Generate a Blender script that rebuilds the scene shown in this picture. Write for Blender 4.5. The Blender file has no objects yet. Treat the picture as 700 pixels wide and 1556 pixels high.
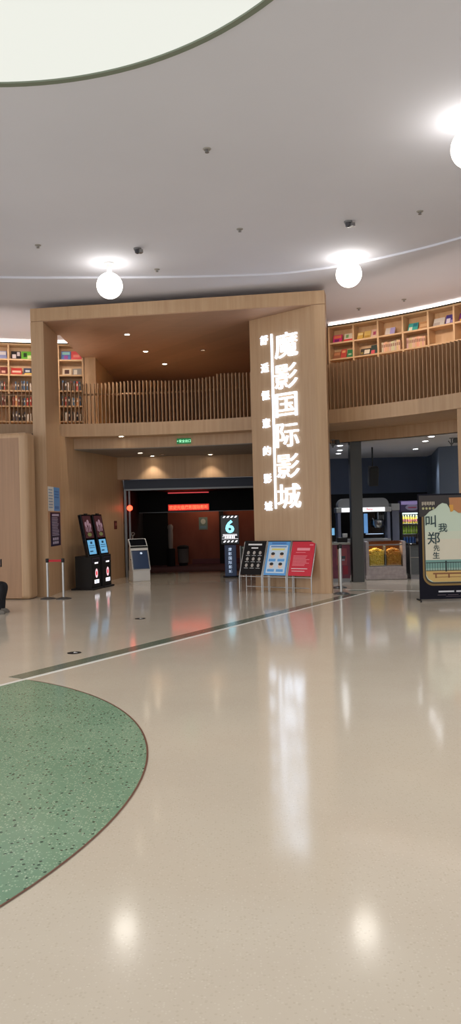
import bpy, bmesh, math, random
from mathutils import Vector, Matrix
random.seed(7)
S = bpy.context.scene
COL = S.collection
R = math.radians

# ------------------------------------------------------------------ materials
def srgb(r, g, b):
    f = lambda c: (c / 255 / 12.92) if c / 255 <= .04045 else ((c / 255 + .055) / 1.055) ** 2.4
    return (f(r), f(g), f(b), 1)

def mat(name, col, rough=.5, metal=0, emit=None, es=0, spec=.5, alpha=None, trans=0):
    m = bpy.data.materials.new(name); m.use_nodes = True
    b = m.node_tree.nodes['Principled BSDF']
    b.inputs['Base Color'].default_value = col
    b.inputs['Roughness'].default_value = rough
    b.inputs['Metallic'].default_value = metal
    b.inputs['Specular IOR Level'].default_value = spec
    if emit:
        b.inputs['Emission Color'].default_value = emit
        b.inputs['Emission Strength'].default_value = es
    if trans: b.inputs['Transmission Weight'].default_value = trans
    if alpha is not None: b.inputs['Alpha'].default_value = alpha
    return m

def noise_mix(m, scale, c1, c2, lo=.35, hi=.65, detail=4, out='Base Color', coord='Object', distortion=0):
    n = m.node_tree; N = n.nodes
    tc = N.new('ShaderNodeTexCoord'); mp = N.new('ShaderNodeMapping'); mp.inputs['Scale'].default_value = scale
    t = N.new('ShaderNodeTexNoise'); t.inputs['Scale'].default_value = 1; t.inputs['Detail'].default_value = detail
    t.inputs['Distortion'].default_value = distortion
    r = N.new('ShaderNodeValToRGB')
    r.color_ramp.elements[0].position = lo; r.color_ramp.elements[0].color = c1
    r.color_ramp.elements[1].position = hi; r.color_ramp.elements[1].color = c2
    L = n.links.new
    L(tc.outputs[coord], mp.inputs[0]); L(mp.outputs[0], t.inputs[0]); L(t.outputs[0], r.inputs[0])
    if out: L(r.outputs[0], N['Principled BSDF'].inputs[out])
    return r

def wood(name, c1, c2, rough=.42, sc=(16, 16, .7), panel=2.2):
    m = mat(name, c1, rough)
    n = m.node_tree; N = n.nodes; L = n.links.new
    r = noise_mix(m, sc, c1, c2, .3, .7, 6, None, distortion=.4)
    # veneer sheets: every sheet a slightly different tone
    tc = N.new('ShaderNodeTexCoord'); sx = N.new('ShaderNodeSeparateXYZ')
    a = N.new('ShaderNodeMath'); a.operation = 'MULTIPLY_ADD'; a.inputs[1].default_value = .8
    k = N.new('ShaderNodeMath'); k.operation = 'MULTIPLY'; k.inputs[1].default_value = panel
    f = N.new('ShaderNodeMath'); f.operation = 'FLOOR'
    w = N.new('ShaderNodeTexWhiteNoise'); w.noise_dimensions = '1D'
    mr = N.new('ShaderNodeMapRange'); mr.inputs['To Min'].default_value = .92; mr.inputs['To Max'].default_value = 1.06
    hs = N.new('ShaderNodeHueSaturation')
    L(tc.outputs['Object'], sx.inputs[0]); L(sx.outputs[1], a.inputs[0]); L(sx.outputs[0], a.inputs[2])
    L(a.outputs[0], k.inputs[0]); L(k.outputs[0], f.inputs[0]); L(f.outputs[0], w.inputs['W'])
    L(w.outputs['Value'], mr.inputs[0]); L(mr.outputs[0], hs.inputs['Value']); L(r.outputs[0], hs.inputs['Color'])
    L(hs.outputs[0], N['Principled BSDF'].inputs['Base Color'])
    return m

def speckle(m, base1, base2, specks, scale):
    """terrazzo: mottled ground with voronoi chips of several colours"""
    n = m.node_tree; N = n.nodes; L = n.links.new
    r = noise_mix(m, (1.3, 1.3, 1.3), base1, base2, .35, .65, 3, None)
    cur = r.outputs[0]
    for i, (c, sc, thr) in enumerate(specks):
        tc = N.new('ShaderNodeTexCoord'); v = N.new('ShaderNodeTexVoronoi'); v.inputs['Scale'].default_value = sc * scale
        mp = N.new('ShaderNodeMapping'); mp.inputs['Location'].default_value = (i * 3.1, i * 1.7, 0)
        sep = N.new('ShaderNodeSeparateColor')
        lt = N.new('ShaderNodeMath'); lt.operation = 'LESS_THAN'; lt.inputs[1].default_value = .36
        gt = N.new('ShaderNodeMath'); gt.operation = 'LESS_THAN'; gt.inputs[1].default_value = thr
        mu = N.new('ShaderNodeMath'); mu.operation = 'MULTIPLY'
        mx = N.new('ShaderNodeMix'); mx.data_type = 'RGBA'; mx.inputs['B'].default_value = c
        L(tc.outputs['Object'], mp.inputs[0]); L(mp.outputs[0], v.inputs['Vector'])
        L(v.outputs['Distance'], lt.inputs[0]); L(v.outputs['Color'], sep.inputs[0]); L(sep.outputs[0], gt.inputs[0])
        L(lt.outputs[0], mu.inputs[0]); L(gt.outputs[0], mu.inputs[1]); L(mu.outputs[0], mx.inputs['Factor'])
        L(cur, mx.inputs['A']); cur = mx.outputs['Result']
    L(cur, N['Principled BSDF'].inputs['Base Color'])

M = {}
M['floor'] = mat('floor_terrazzo', srgb(200, 188, 168), .105)
speckle(M['floor'], srgb(202, 191, 174), srgb(199, 187, 170),
        [(srgb(194, 182, 164), 60, .3), (srgb(206, 196, 180), 75, .25)], 1)
M['green'] = mat('green_terrazzo', srgb(120, 150, 125), .16)
speckle(M['green'], srgb(112, 146, 120), srgb(122, 154, 128),
        [(srgb(150, 178, 150), 55, .35), (srgb(52, 76, 62), 38, .16), (srgb(176, 192, 168), 75, .2)], 1)
M['strip'] = mat('dark_green_terrazzo', srgb(104, 114, 98), .16)
speckle(M['strip'], srgb(104, 116, 100), srgb(112, 122, 106), [(srgb(70, 80, 66), 50, .2)], 1)
M['white_line'] = mat('white_inlay', srgb(238, 236, 230), .2)
M['brass'] = mat('thin_divider', srgb(120, 84, 70), .3, .3)
M['ceiling'] = mat('ceiling_paint', srgb(206, 200, 190), .85, spec=.2)
noise_mix(M['ceiling'], (.4, .4, .4), srgb(226, 227, 237), srgb(222, 223, 233))
M['wood'] = wood('oak_veneer', srgb(188, 152, 116), srgb(200, 166, 130))
M['wood_shelf'] = wood('shelf_oak', srgb(206, 168, 124), srgb(216, 180, 138), .45, (9, 9, 3), 1.1)
M['slat'] = wood('slat_oak', srgb(176, 140, 106), srgb(190, 154, 118), .45, (20, 20, 1), 6)
M['wood_dark'] = wood('brown_veneer', srgb(120, 84, 62), srgb(132, 94, 70), .5)
M['soffit'] = wood('soffit_veneer', srgb(182, 146, 122), srgb(192, 156, 130), .38, (2, 16, 16), 1.2)
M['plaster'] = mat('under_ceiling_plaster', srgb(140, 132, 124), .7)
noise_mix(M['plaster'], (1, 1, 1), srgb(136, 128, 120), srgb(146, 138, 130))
M['plaster_grey'] = mat('shop_ceiling_plaster', srgb(196, 194, 194), .7)
noise_mix(M['plaster_grey'], (1, 1, 1), srgb(216, 214, 215), srgb(222, 220, 222))
M['navy'] = mat('navy_wall', srgb(88, 100, 124), .55)
noise_mix(M['navy'], (.8, .8, .3), srgb(82, 94, 118), srgb(92, 104, 128))
M['navy_light'] = mat('slate_wall', srgb(104, 116, 134), .5)
noise_mix(M['navy_light'], (.8, .8, .3), srgb(98, 110, 128), srgb(108, 120, 138))
M['black'] = mat('black_matte', srgb(20, 20, 22), .6)
M['black_gloss'] = mat('black_gloss', srgb(14, 14, 16), .12)
M['corridor_black'] = mat('corridor_black', srgb(12, 11, 12), .5, spec=.15)
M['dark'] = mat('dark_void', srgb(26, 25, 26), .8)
M['column'] = mat('charcoal_paint', srgb(72, 74, 74), .5)
noise_mix(M['column'], (2, 2, .4), srgb(70, 72, 72), srgb(78, 80, 80))
M['red_wall'] = mat('red_brown_wall', srgb(150, 80, 56), .6)
noise_mix(M['red_wall'], (2, 2, 1), srgb(140, 72, 50), srgb(158, 86, 60))
M['carpet'] = mat('corridor_carpet', srgb(80, 44, 44), .9)
noise_mix(M['carpet'], (30, 30, 30), srgb(70, 38, 40), srgb(92, 50, 48))
M['steel'] = mat('brushed_steel', srgb(190, 190, 188), .28, 1)
M['steel_dull'] = mat('dull_steel', srgb(150, 150, 150), .4, .8)
M['alu'] = mat('grey_aluminium', srgb(128, 130, 132), .4, .7)
M['white'] = mat('white_plastic', srgb(228, 228, 226), .35)
M['offwhite'] = mat('white_paper', srgb(226, 226, 222), .6)
M['grey'] = mat('grey_plastic', srgb(120, 120, 122), .5)
M['red'] = mat('red_print', srgb(208, 34, 56), .4)
M['red_belt'] = mat('red_belt', srgb(190, 30, 44), .6)
M['glass_dark'] = mat('dark_glass', srgb(18, 22, 30), .06)
M['print_blue'] = mat('blue_print', srgb(96, 164, 226), .45)
M['print_lightblue'] = mat('pale_blue_print', srgb(206, 224, 240), .45)
M['print_white'] = mat('white_print', srgb(236, 236, 236), .5)
M['print_black'] = mat('black_print', srgb(20, 17, 18), .6, spec=.2)
M['print_navy'] = mat('navy_print', srgb(34, 30, 66), .45)
M['print_skin'] = mat('skin_print', srgb(236, 206, 182), .5)
M['print_pink'] = mat('pale_pink_print', srgb(240, 150, 160), .5)
M['print_yellow'] = mat('yellow_print', srgb(226, 214, 120), .5)
M['globe'] = mat('lamp_globe', (1, 1, 1, 1), .3, emit=(1, .95, .86, 1), es=5)
M['skylight'] = mat('skylight_diffuser', (.1, .1, .1, 1), .5, emit=srgb(240, 242, 233), es=.66, spec=.1)
M['letter'] = mat('sign_letter_face', (1, 1, 1, 1), .4, emit=(.60, .76, 1, 1), es=1.7)
M['lens'] = mat('downlight_lens', (1, 1, 1, 1), .3, emit=(1, .84, .62, 1), es=14)
M['lens_cool'] = mat('cool_downlight_lens', (1, 1, 1, 1), .3, emit=(.92, .96, 1, 1), es=16)
M['lens_dim'] = mat('dim_downlight_lens', (1, 1, 1, 1), .3, emit=(1, .7, .5, 1), es=.25)
M['cove'] = mat('cove_strip', (1, 1, 1, 1), .4, emit=(1, .82, .68, 1), es=3)
M['exit_green'] = mat('exit_green', srgb(10, 110, 60), .4, emit=srgb(10, 140, 74), es=.25)
M['exit_text'] = mat('exit_text', (1, 1, 1, 1), .4, emit=srgb(140, 255, 190), es=.9)
M['led_red'] = mat('led_red', srgb(200, 20, 16), .4, emit=(1, .07, .03, 1), es=3)
M['led_dim'] = mat('led_panel_red', srgb(60, 10, 10), .4, emit=(1, .05, .03, 1), es=.45)
M['cyan'] = mat('lit_cyan', (1, 1, 1, 1), .4, emit=srgb(110, 226, 255), es=1.1)
M['lit_white'] = mat('lit_white', (1, 1, 1, 1), .4, emit=(.95, .93, 1, 1), es=1.0)
M['lit_dim'] = mat('lit_dim_white', (1, 1, 1, 1), .4, emit=srgb(150, 180, 215), es=.6)
M['screen_blue'] = mat('lit_blue_screen', srgb(40, 60, 80), .15, emit=srgb(120, 190, 235), es=.55)
M['screen_dark'] = mat('dark_blue_screen', srgb(30, 38, 52), .12, emit=srgb(40, 56, 80), es=.35)
M['screen_art'] = mat('poster_screen', srgb(30, 18, 20), .15, emit=srgb(70, 40, 42), es=.5)
M['screen_art2'] = mat('poster_screen_figures', srgb(60, 40, 40), .2, emit=srgb(150, 120, 130), es=.55)
M['screen_art3'] = mat('poster_screen_title', srgb(50, 50, 30), .2, emit=srgb(110, 110, 70), es=.5)
M['pillar_blue'] = mat('navy_pillar', srgb(30, 44, 66), .3, emit=srgb(26, 44, 76), es=.25)
M['logo_pink'] = mat('lit_pink_logo', (1, 1, 1, 1), .4, emit=srgb(255, 190, 205), es=.7)
M['logo_red'] = mat('lit_red_mark', (1, 0, 0, 1), .4, emit=srgb(220, 30, 40), es=.6)
M['purple'] = mat('plum_counter_front', srgb(112, 36, 62), .35)
noise_mix(M['purple'], (4, 4, 4), srgb(98, 30, 58), srgb(122, 40, 66))
M['stone'] = mat('pinkish_stone', srgb(168, 156, 154), .35)
noise_mix(M['stone'], (12, 12, 12), srgb(160, 148, 146), srgb(176, 164, 162))
M['panel_grey'] = mat('dark_laminate', srgb(86, 90, 92), .45)
noise_mix(M['panel_grey'], (3, 3, 30), srgb(82, 86, 88), srgb(90, 94, 96))
M['popcorn'] = mat('popcorn', srgb(236, 196, 72), .7, spec=.4)
noise_mix(M['popcorn'], (40, 40, 40), srgb(240, 190, 40), srgb(248, 224, 130))
M['caramel'] = mat('caramel_popcorn', srgb(206, 132, 44), .5)
noise_mix(M['caramel'], (40, 40, 40), srgb(200, 120, 36), srgb(230, 176, 80))
M['amber_glass'] = mat('brown_tinted_panel', srgb(96, 54, 26), .15)
def glass(name, col, mix):
    m = bpy.data.materials.new(name); m.use_nodes = True; N = m.node_tree.nodes; N.remove(N['Principled BSDF'])
    g = N.new('ShaderNodeBsdfGlossy'); g.inputs['Roughness'].default_value = .05
    t = N.new('ShaderNodeBsdfTransparent'); t.inputs['Color'].default_value = col
    x = N.new('ShaderNodeMixShader'); x.inputs[0].default_value = mix
    L = m.node_tree.links.new
    L(t.outputs[0], x.inputs[1]); L(g.outputs[0], x.inputs[2]); L(x.outputs[0], N['Material Output'].inputs[0])
    return m
M['glass'] = glass('clear_glass', (.93, .96, .96, 1), .07)
def colmat(name, rgb, rough=.5):
    if name not in M: M[name] = mat(name, srgb(*rgb), rough)
    return M[name]

# ------------------------------------------------------------------ mesh building
class MB:
    def __init__(self): self.v = []; self.f = []
    def add(self, vs, fs):
        b = len(self.v); self.v += [tuple(v) for v in vs]; self.f += [tuple(b + i for i in f) for f in fs]; return self
    def box(self, c, s, rz=0, m=None):
        x, y, z = s[0] / 2, s[1] / 2, s[2] / 2
        vs = [Vector((a * x, b * y, d * z)) for d in (-1, 1) for (a, b) in ((-1, -1), (1, -1), (1, 1), (-1, 1))]
        if rz: vs = [Matrix.Rotation(rz, 3, 'Z') @ v for v in vs]
        if m: vs = [m @ v for v in vs]
        vs = [v + Vector(c) for v in vs]
        return self.add(vs, [(3, 2, 1, 0), (4, 5, 6, 7), (0, 1, 5, 4), (1, 2, 6, 5), (2, 3, 7, 6), (3, 0, 4, 7)])
    def prism(self, poly, z0, z1):
        n = len(poly)
        a = sum(poly[i][0] * poly[(i + 1) % n][1] - poly[(i + 1) % n][0] * poly[i][1] for i in range(n))
        if a < 0: poly = poly[::-1]
        vs = [(x, y, z0) for x, y in poly] + [(x, y, z1) for x, y in poly]
        fs = [tuple(range(n - 1, -1, -1)), tuple(range(n, 2 * n))] + [(i, (i + 1) % n, n + (i + 1) % n, n + i) for i in range(n)]
        return self.add(vs, fs)
    def arc(self, r0, r1, z0, z1, a0, a1, n=40):
        """solid ring sector about RC; angles in degrees from +Y towards +X"""
        vs, fs = [], []
        for i in range(n + 1):
            a = R(a0 + (a1 - a0) * i / n)
            for r, z in ((r0, z0), (r1, z0), (r1, z1), (r0, z1)):
                vs.append((RC[0] + r * math.sin(a), RC[1] + r * math.cos(a), z))
        for i in range(n):
            p, q = 4 * i, 4 * i + 4
            for k in range(4):
                fs.append((p + k, q + k, q + (k + 1) % 4, p + (k + 1) % 4))
        fs += [(0, 1, 2, 3), (4 * n + 3, 4 * n + 2, 4 * n + 1, 4 * n)]
        return self.add(vs, fs)
    def tube(self, pts, r, n=10, closed=False):
        pts = [Vector(p) for p in pts]; k = len(pts); vs, fs = [], []
        rs = r if isinstance(r, (list, tuple)) else [r] * k
        for i, p in enumerate(pts):
            if closed: d = (pts[(i + 1) % k] - pts[i - 1])
            else: d = pts[min(i + 1, k - 1)] - pts[max(i - 1, 0)]
            d.normalize()
            u = d.cross(Vector((0, 0, 1)) if abs(d.z) < .9 else Vector((1, 0, 0))).normalized(); w = d.cross(u)
            for j in range(n):
                a = 2 * math.pi * j / n
                vs.append(p + (u * math.cos(a) + w * math.sin(a)) * rs[i])
        for i in range(k if closed else k - 1):
            q = (i + 1) % k
            for j in range(n):
                fs.append((i * n + j, i * n + (j + 1) % n, q * n + (j + 1) % n, q * n + j))
        if not closed: fs += [tuple(range(n - 1, -1, -1)), tuple((k - 1) * n + j for j in range(n))]
        return self.add(vs, fs)
    def lathe(self, prof, n=24, c=(0, 0, 0)):
        """prof: list of (radius, z), bottom to top"""
        vs, fs = [], []
        for r, z in prof:
            for j in range(n):
                a = 2 * math.pi * j / n
                vs.append((c[0] + r * math.cos(a), c[1] + r * math.sin(a), c[2] + z))
        for i in range(len(prof) - 1):
            for j in range(n):
                fs.append((i * n + j, i * n + (j + 1) % n, (i + 1) * n + (j + 1) % n, (i + 1) * n + j))
        fs += [tuple(range(n - 1, -1, -1)), tuple((len(prof) - 1) * n + j for j in range(n))]
        return self.add(vs, fs)
    def quadbox(self, p, thick):
        """slab from four coplanar corner points (bottom-left, bottom-right, top-right, top-left seen from the front), thickened backwards"""
        p = [Vector(q) for q in p]; nrm = (p[1] - p[0]).cross(p[3] - p[0]).normalized()
        b = [q - nrm * thick for q in p]
        return self.add(p + b, [(0, 1, 2, 3), (7, 6, 5, 4), (1, 0, 4, 5), (2, 1, 5, 6), (3, 2, 6, 7), (0, 3, 7, 4)])
    def build(self, name, m, parent=None, bevel=0, smooth=False, seg=2):
        me = bpy.data.meshes.new(name); me.from_pydata(self.v, [], self.f); me.update()
        me.materials.append(m if not isinstance(m, str) else M[m])
        bm = bmesh.new(); bm.from_mesh(me); bmesh.ops.recalc_face_normals(bm, faces=bm.faces); bm.to_mesh(me); bm.free()
        o = bpy.data.objects.new(name, me); COL.objects.link(o)
        if parent: o.parent = parent
        if bevel:
            md = o.modifiers.new('b', 'BEVEL'); md.width = bevel; md.segments = seg; md.limit_method = 'ANGLE'
        if smooth:
            for p in me.polygons: p.use_smooth = True
            me.set_sharp_from_angle(angle=R(40))
        return o

def tag(o, label, cat, group=None, kind=None):
    o['label'] = label; o['category'] = cat
    if group: o['group'] = group
    if kind: o['kind'] = kind
    return o
def thing(name, label, cat, loc=(0, 0, 0), rz=0, group=None):
    o = bpy.data.objects.new(name, None); COL.objects.link(o)
    o.location = loc; o.rotation_euler = (0, 0, rz)
    return tag(o, label, cat, group)
def struct(mb, name, m, bevel=0, parent=None):
    o = mb.build(name, m, parent, bevel); o['kind'] = 'structure'; return o
KIDS = {}
def dup(root, loc, rz, label=None, group=None):
    r = root.copy(); COL.objects.link(r); r.location = loc; r.rotation_euler = (0, 0, rz)
    if label: r['label'] = label
    if group: r['group'] = group
    for ch in list(root.children):
        c = ch.copy(); COL.objects.link(c); c.parent = r
        for g in list(ch.children):
            d = g.copy(); COL.objects.link(d); d.parent = c
    return r

def text(name, s, m, parent, origin, xd, yd, height, depth=.01, bold=0, width=None):
    """flat lettering: origin = centre, xd / yd = reading and up directions, height = glyph block height"""
    cu = bpy.data.curves.new(name, 'FONT'); cu.body = s; cu.size = 1; cu.extrude = .5; cu.offset = bold; cu.resolution_u = 3
    o = bpy.data.objects.new(name, cu); COL.objects.link(o)
    bpy.context.view_layer.update()
    me = bpy.data.meshes.new_from_object(o.evaluated_get(bpy.context.evaluated_depsgraph_get()))
    bpy.data.objects.remove(o); bpy.data.curves.remove(cu)
    xs = [v.co.x for v in me.vertices]; ys = [v.co.y for v in me.vertices]
    w, h = max(xs) - min(xs), max(ys) - min(ys)
    k = height / h; kx = (width / w) if width else k
    cx, cy = (max(xs) + min(xs)) / 2, (max(ys) + min(ys)) / 2
    xd = Vector(xd).normalized(); yd = Vector(yd).normalized(); nd = xd.cross(yd)
    og = Vector(origin)
    for v in me.vertices:
        v.co = og + xd * ((v.co.x - cx) * kx) + yd * ((v.co.y - cy) * k) + nd * ((v.co.z + .5) * depth)
    me.materials.clear(); me.materials.append(M[m])
    ob = bpy.data.objects.new(name, me); COL.objects.link(ob)
    if parent: ob.parent = parent
    return ob

class Sheet:
    """local print surface: origin bottom-left corner, xd, yd; pieces are thin raised films"""
    def __init__(self, root, o, xd, yd): self.root = root; self.o = Vector(o); self.x = Vector(xd).normalized(); self.y = Vector(yd).normalized(); self.n = self.x.cross(self.y)
    def P(self, u, v, d=0): return self.o + self.x * u + self.y * v + self.n * d
    def rects(self, name, m, rs, d=.003, parent=None):
        mb = MB()
        for (a, b, c, e) in rs:
            mb.quadbox([self.P(a, b, d), self.P(c, b, d), self.P(c, e, d), self.P(a, e, d)], .002)
        return mb.build(name, m, parent or self.root)
    def disc(self, name, m, cs, d=.004, n=16, parent=None):
        mb = MB()
        for (u, v, ru, rv) in cs:
            p = [self.P(u + ru * math.cos(2 * math.pi * i / n), v + rv * math.sin(2 * math.pi * i / n), d) for i in range(n)]
            q = [w - self.n * .002 for w in p]
            mb.add(p + q, [tuple(range(n)), tuple(range(2 * n - 1, n - 1, -1))] + [(i, n + i, n + (i + 1) % n, (i + 1) % n) for i in range(n)])
        return mb.build(name, m, parent or self.root)
    def poly(self, name, m, pts, d=.003, parent=None):
        p = [self.P(u, v, d) for u, v in pts]; n = len(p); q = [w - self.n * .002 for w in p]
        mb = MB().add(p + q, [tuple(range(n)), tuple(range(2 * n - 1, n - 1, -1))] + [(i, n + i, n + (i + 1) % n, (i + 1) % n) for i in range(n)])
        return mb.build(name, m, parent or self.root)

def lines(u0, u1, v0, v1, n, frac=.5, ragged=.25):
    out = []; h = (v1 - v0) / n
    for i in range(n):
        v = v1 - (i + .5) * h
        out.append((u0, v - h * frac / 2, u1 - (u1 - u0) * random.random() * ragged, v + h * frac / 2))
    return out

# ------------------------------------------------------------------ camera
H, F = 1.75, 1170
cam = bpy.data.cameras.new('camera'); co = bpy.data.objects.new('camera', cam); COL.objects.link(co); S.camera = co
cam.sensor_fit = 'VERTICAL'; cam.sensor_height = 36; cam.lens = 36 * F / 1556; cam.clip_end = 200
p = math.atan(6 / 1170); s_, c_ = math.sin(.025), math.cos(.025)
U = Vector((0, -math.sin(p), math.cos(p))); FW = Vector((0, math.cos(p), math.sin(p))); X = Vector((1, 0, 0))
rt = X * c_ - U * s_; up = X * s_ + U * c_
co.matrix_world = Matrix(((rt.x, up.x, -FW.x, 0), (rt.y, up.y, -FW.y, 0), (rt.z, up.z, -FW.z, H), (0, 0, 0, 1)))

# ------------------------------------------------------------------ the hall: floor, ceiling
RC = (-2.84, 9.68)          # centre of the curved mezzanine
RR = 9.71                   # its front radius
Z_CEIL, Z_CEIL_OUT = 6.84, 6.80
Z_UP, Z_SOF, Z_LOW = 4.16, 3.84, 3.55

struct(MB().box((0, 10, -.1), (30, 44, .2)), 'floor', 'floor')
# corridor carpet beyond the entrance
struct(MB().prism([(-3.3, 24.6), (2.2, 24.6), (2.2, 29), (-3.3, 29)], 0, .006), 'floor_carpet_surface', 'carpet')
# green terrazzo circle, cut by the white line
L0, L1 = Vector((-2.5, 8.23)), Vector((3.15, 17.16))
ld = (L1 - L0).normalized(); ln = Vector((-ld.y, ld.x))
gc, gr = Vector((-4.52, 5.32)), 3.88
pts = []
for i in range(160):
    a = 2 * math.pi * i / 160
    q = gc + Vector((math.cos(a), math.sin(a))) * gr
    dist = (q - L0).dot(ln)
    if dist > -.03: q = q - ln * (dist + .03)
    pts.append((q.x, q.y))
struct(MB().prism(pts, 0, .003), 'floor_inlay_panel', 'green')
edge = [(gc.x + gr * math.cos(2 * math.pi * i / 160), gc.y + gr * math.sin(2 * math.pi * i / 160)) for i in range(160)]
edge = [e for e in edge if (Vector(e) - L0).dot(ln) < -.03]
k = max(range(len(edge)), key=lambda i: (Vector(edge[i]) - Vector(edge[i - 1])).length); edge = edge[k:] + edge[:k]
vs, fs = [], []
for (x, y) in edge:
    d = (Vector((x, y)) - gc).normalized()
    for r in (gr - .006, gr + .008): vs.append((gc.x + d.x * r, gc.y + d.y * r, .0045))
fs = [(2 * i, 2 * i + 1, 2 * i + 3, 2 * i + 2) for i in range(len(edge) - 1)]
struct(MB().add(vs, fs), 'floor_edge_trim', 'brass')
def band(a, b, o0, o1, z, name, m):
    d = (b - a).normalized(); n = Vector((-d.y, d.x))
    struct(MB().prism([tuple(a + n * o0), tuple(b + n * o0), tuple(b + n * o1), tuple(a + n * o1)], 0, z), name, m)
band(L0 - ld * 12, L1, -.025, .03, .004, 'floor_line', 'white_line')
band(L0 + ld * .35, L1 - ld * .8, .03, .27, .0035, 'floor_strip', 'strip')
Lr0, Lr1 = Vector((2.59, 17.61)), Vector((8.5, 14.8))
band(Lr0, Lr1, -.03, .03, .0042, 'floor_line', 'white_line')
band(Lr0 + Vector((.05, -.2)), Lr0 + Vector((.95, -.62)), -.06, .1, .0034, 'floor_strip', 'strip')

# ceiling: inner field with the skylight hole, a small step, outer field
sky_c, sky_r = (-2.46, 5.05), 3.93
step = [(-16, 13.4), (-9, 14.7), (-6.4, 15.55), (-4.66, 15.95), (-2.77, 16.12), (-.9, 16.22), (.82, 16.2), (1.6, 16.05), (2.42, 15.74), (3.37, 15.16), (4.41, 14.3), (5.6, 12.9), (6.6, 11.2), (7.4, 8.6), (7.6, 5), (7.2, 0), (6.6, -9)]
def catmull(P, n=6):
    out = []
    for i in range(len(P) - 1):
        a, b, c, d = (Vector(P[max(i - 1, 0)]), Vector(P[i]), Vector(P[i + 1]), Vector(P[min(i + 2, len(P) - 1)]))
        for j in range(n):
            t = j / n
            out.append(tuple(.5 * (2 * b + (c - a) * t + (2 * a - 5 * b + 4 * c - d) * t * t + (3 * b - a - 3 * c + d) * t ** 3)))
    return out + [tuple(P[-1])]
stp = catmull(step)
def flat(outer, holes, z, name, m, ch=False):
    bm = bmesh.new(); es = []
    for loop in [outer] + holes:
        vv = [bm.verts.new((x, y, z)) for x, y in loop]
        es += [bm.edges.new((vv[i], vv[(i + 1) % len(vv)])) for i in range(len(vv))]
    bmesh.ops.triangle_fill(bm, edges=es, use_beauty=True, normal=(0, 0, -1))
    me = bpy.data.meshes.new(name); bm.to_mesh(me); bm.free(); me.materials.append(M[m])
    o = bpy.data.objects.new(name, me); COL.objects.link(o); o['kind'] = 'structure'; return o
circ = [(sky_c[0] + sky_r * math.cos(2 * math.pi * i / 128), sky_c[1] + sky_r * math.sin(2 * math.pi * i / 128)) for i in range(128)]
flat(stp + [(-16, -9)], [circ], Z_CEIL, 'ceiling', 'ceiling')
flat(stp[::-1] + [(-16, 30), (16, 30), (16, -9)], [], Z_CEIL_OUT, 'ceiling_outer', 'ceiling')
vs = []; fs = []
for (x, y) in stp: vs += [(x, y, Z_CEIL_OUT), (x, y, Z_CEIL)]
fs = [(2 * i, 2 * i + 2, 2 * i + 3, 2 * i + 1) for i in range(len(stp) - 1)]
struct(MB().add(vs, fs), 'ceiling_step_trim', 'ceiling')
sk = thing('skylight', 'huge round glowing skylight disc set in the pale ceiling', 'skylight', (sky_c[0], sky_c[1], Z_CEIL))
mb = MB(); mb.lathe([(sky_r - .05, .02), (sky_r - .05, .05)], 128); mb.build('diffuser', 'skylight', sk)
vs, fs = [], []
for i in range(128):
    a = 2 * math.pi * i / 128
    for r, z in ((sky_r - .055, .06), (sky_r - .055, .0), (sky_r, -.012), (sky_r, .06)): vs.append((r * math.cos(a), r * math.sin(a), z))
for i in range(128):
    q = 4 * ((i + 1) % 128)
    for k in range(3): fs.append((4 * i + k, 4 * i + k + 1, q + k + 1, q + k))
MB().add(vs, fs).build('rim', colmat('skylight_rim', (120, 128, 112)), sk)

# ------------------------------------------------------------------ mezzanine structure
def arcpt(r, a): return (RC[0] + r * math.sin(R(a)), RC[1] + r * math.cos(R(a)))
struct(MB().arc(RR, 12.7, Z_SOF, Z_UP, -50, -8.2, 30), 'mezzanine_slab', 'wood')
struct(MB().arc(RR, 10.4, Z_SOF, Z_UP, -8.2, 24, 40), 'mezzanine_slab', 'wood')
struct(MB().arc(RR, 12.7, Z_SOF, Z_UP, 24, 78, 40), 'mezzanine_slab', 'wood')
# lower slab over the entrance, its front edge the second fascia
arcL = [arcpt(10.2, a) for a in range(-7, 29)]
struct(MB().prism(arcL + [(2.3, 28), (-3.95, 28)], Z_LOW + .02, Z_UP - .01), 'entrance_slab', 'wood')
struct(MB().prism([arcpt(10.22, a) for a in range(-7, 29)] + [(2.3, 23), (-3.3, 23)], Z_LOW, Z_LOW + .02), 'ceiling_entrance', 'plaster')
# right hand: beam and shop ceiling
struct(MB().arc(11.4, 11.6, Z_LOW, Z_SOF, 26, 78, 30), 'shop_beam', 'wood')
struct(MB().prism([arcpt(11.45, a) for a in range(25, 79, 2)] + [(14, 28), (2.3, 28)], Z_LOW, Z_LOW + .05), 'ceiling_shop', 'plaster_grey')
# back walls
struct(MB().arc(12.5, 12.7, Z_UP, Z_CEIL_OUT, -50, -5.6, 30), 'wall_back', 'wood_dark')
struct(MB().arc(12.5, 12.7, Z_UP, Z_CEIL_OUT, 24, 78, 30), 'wall_back', 'wood_dark')
struct(MB().arc(11.6, 11.8, 0, Z_SOF, -50, -9.5, 30), 'wall_back_lower', 'wood_dark')
struct(MB().box((-4, 27.9, 5.25), (16, .2, 2.2)), 'wall_upper_back', 'wood_dark')
struct(MB().prism([(-4.03, 21.75), (-3.71, 21.75), (-3.71, 27.8), (-4.03, 27.8)], Z_UP, 6.33), 'wall_upper_partition', 'wood_shelf')
struct(MB().prism([(2.1, 19.2), (2.3, 19.2), (2.3, 28), (2.1, 28)], 0, 6.33), 'wall_entrance_right', 'wood_dark')

# ------------------------------------------------------------------ wooden portal
ZT, ZB = 6.64, 6.33
PL, PR = Vector((-4.5, 17.72)), Vector((2.17, 16.82))
pd = (PR - PL).normalized()
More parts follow.
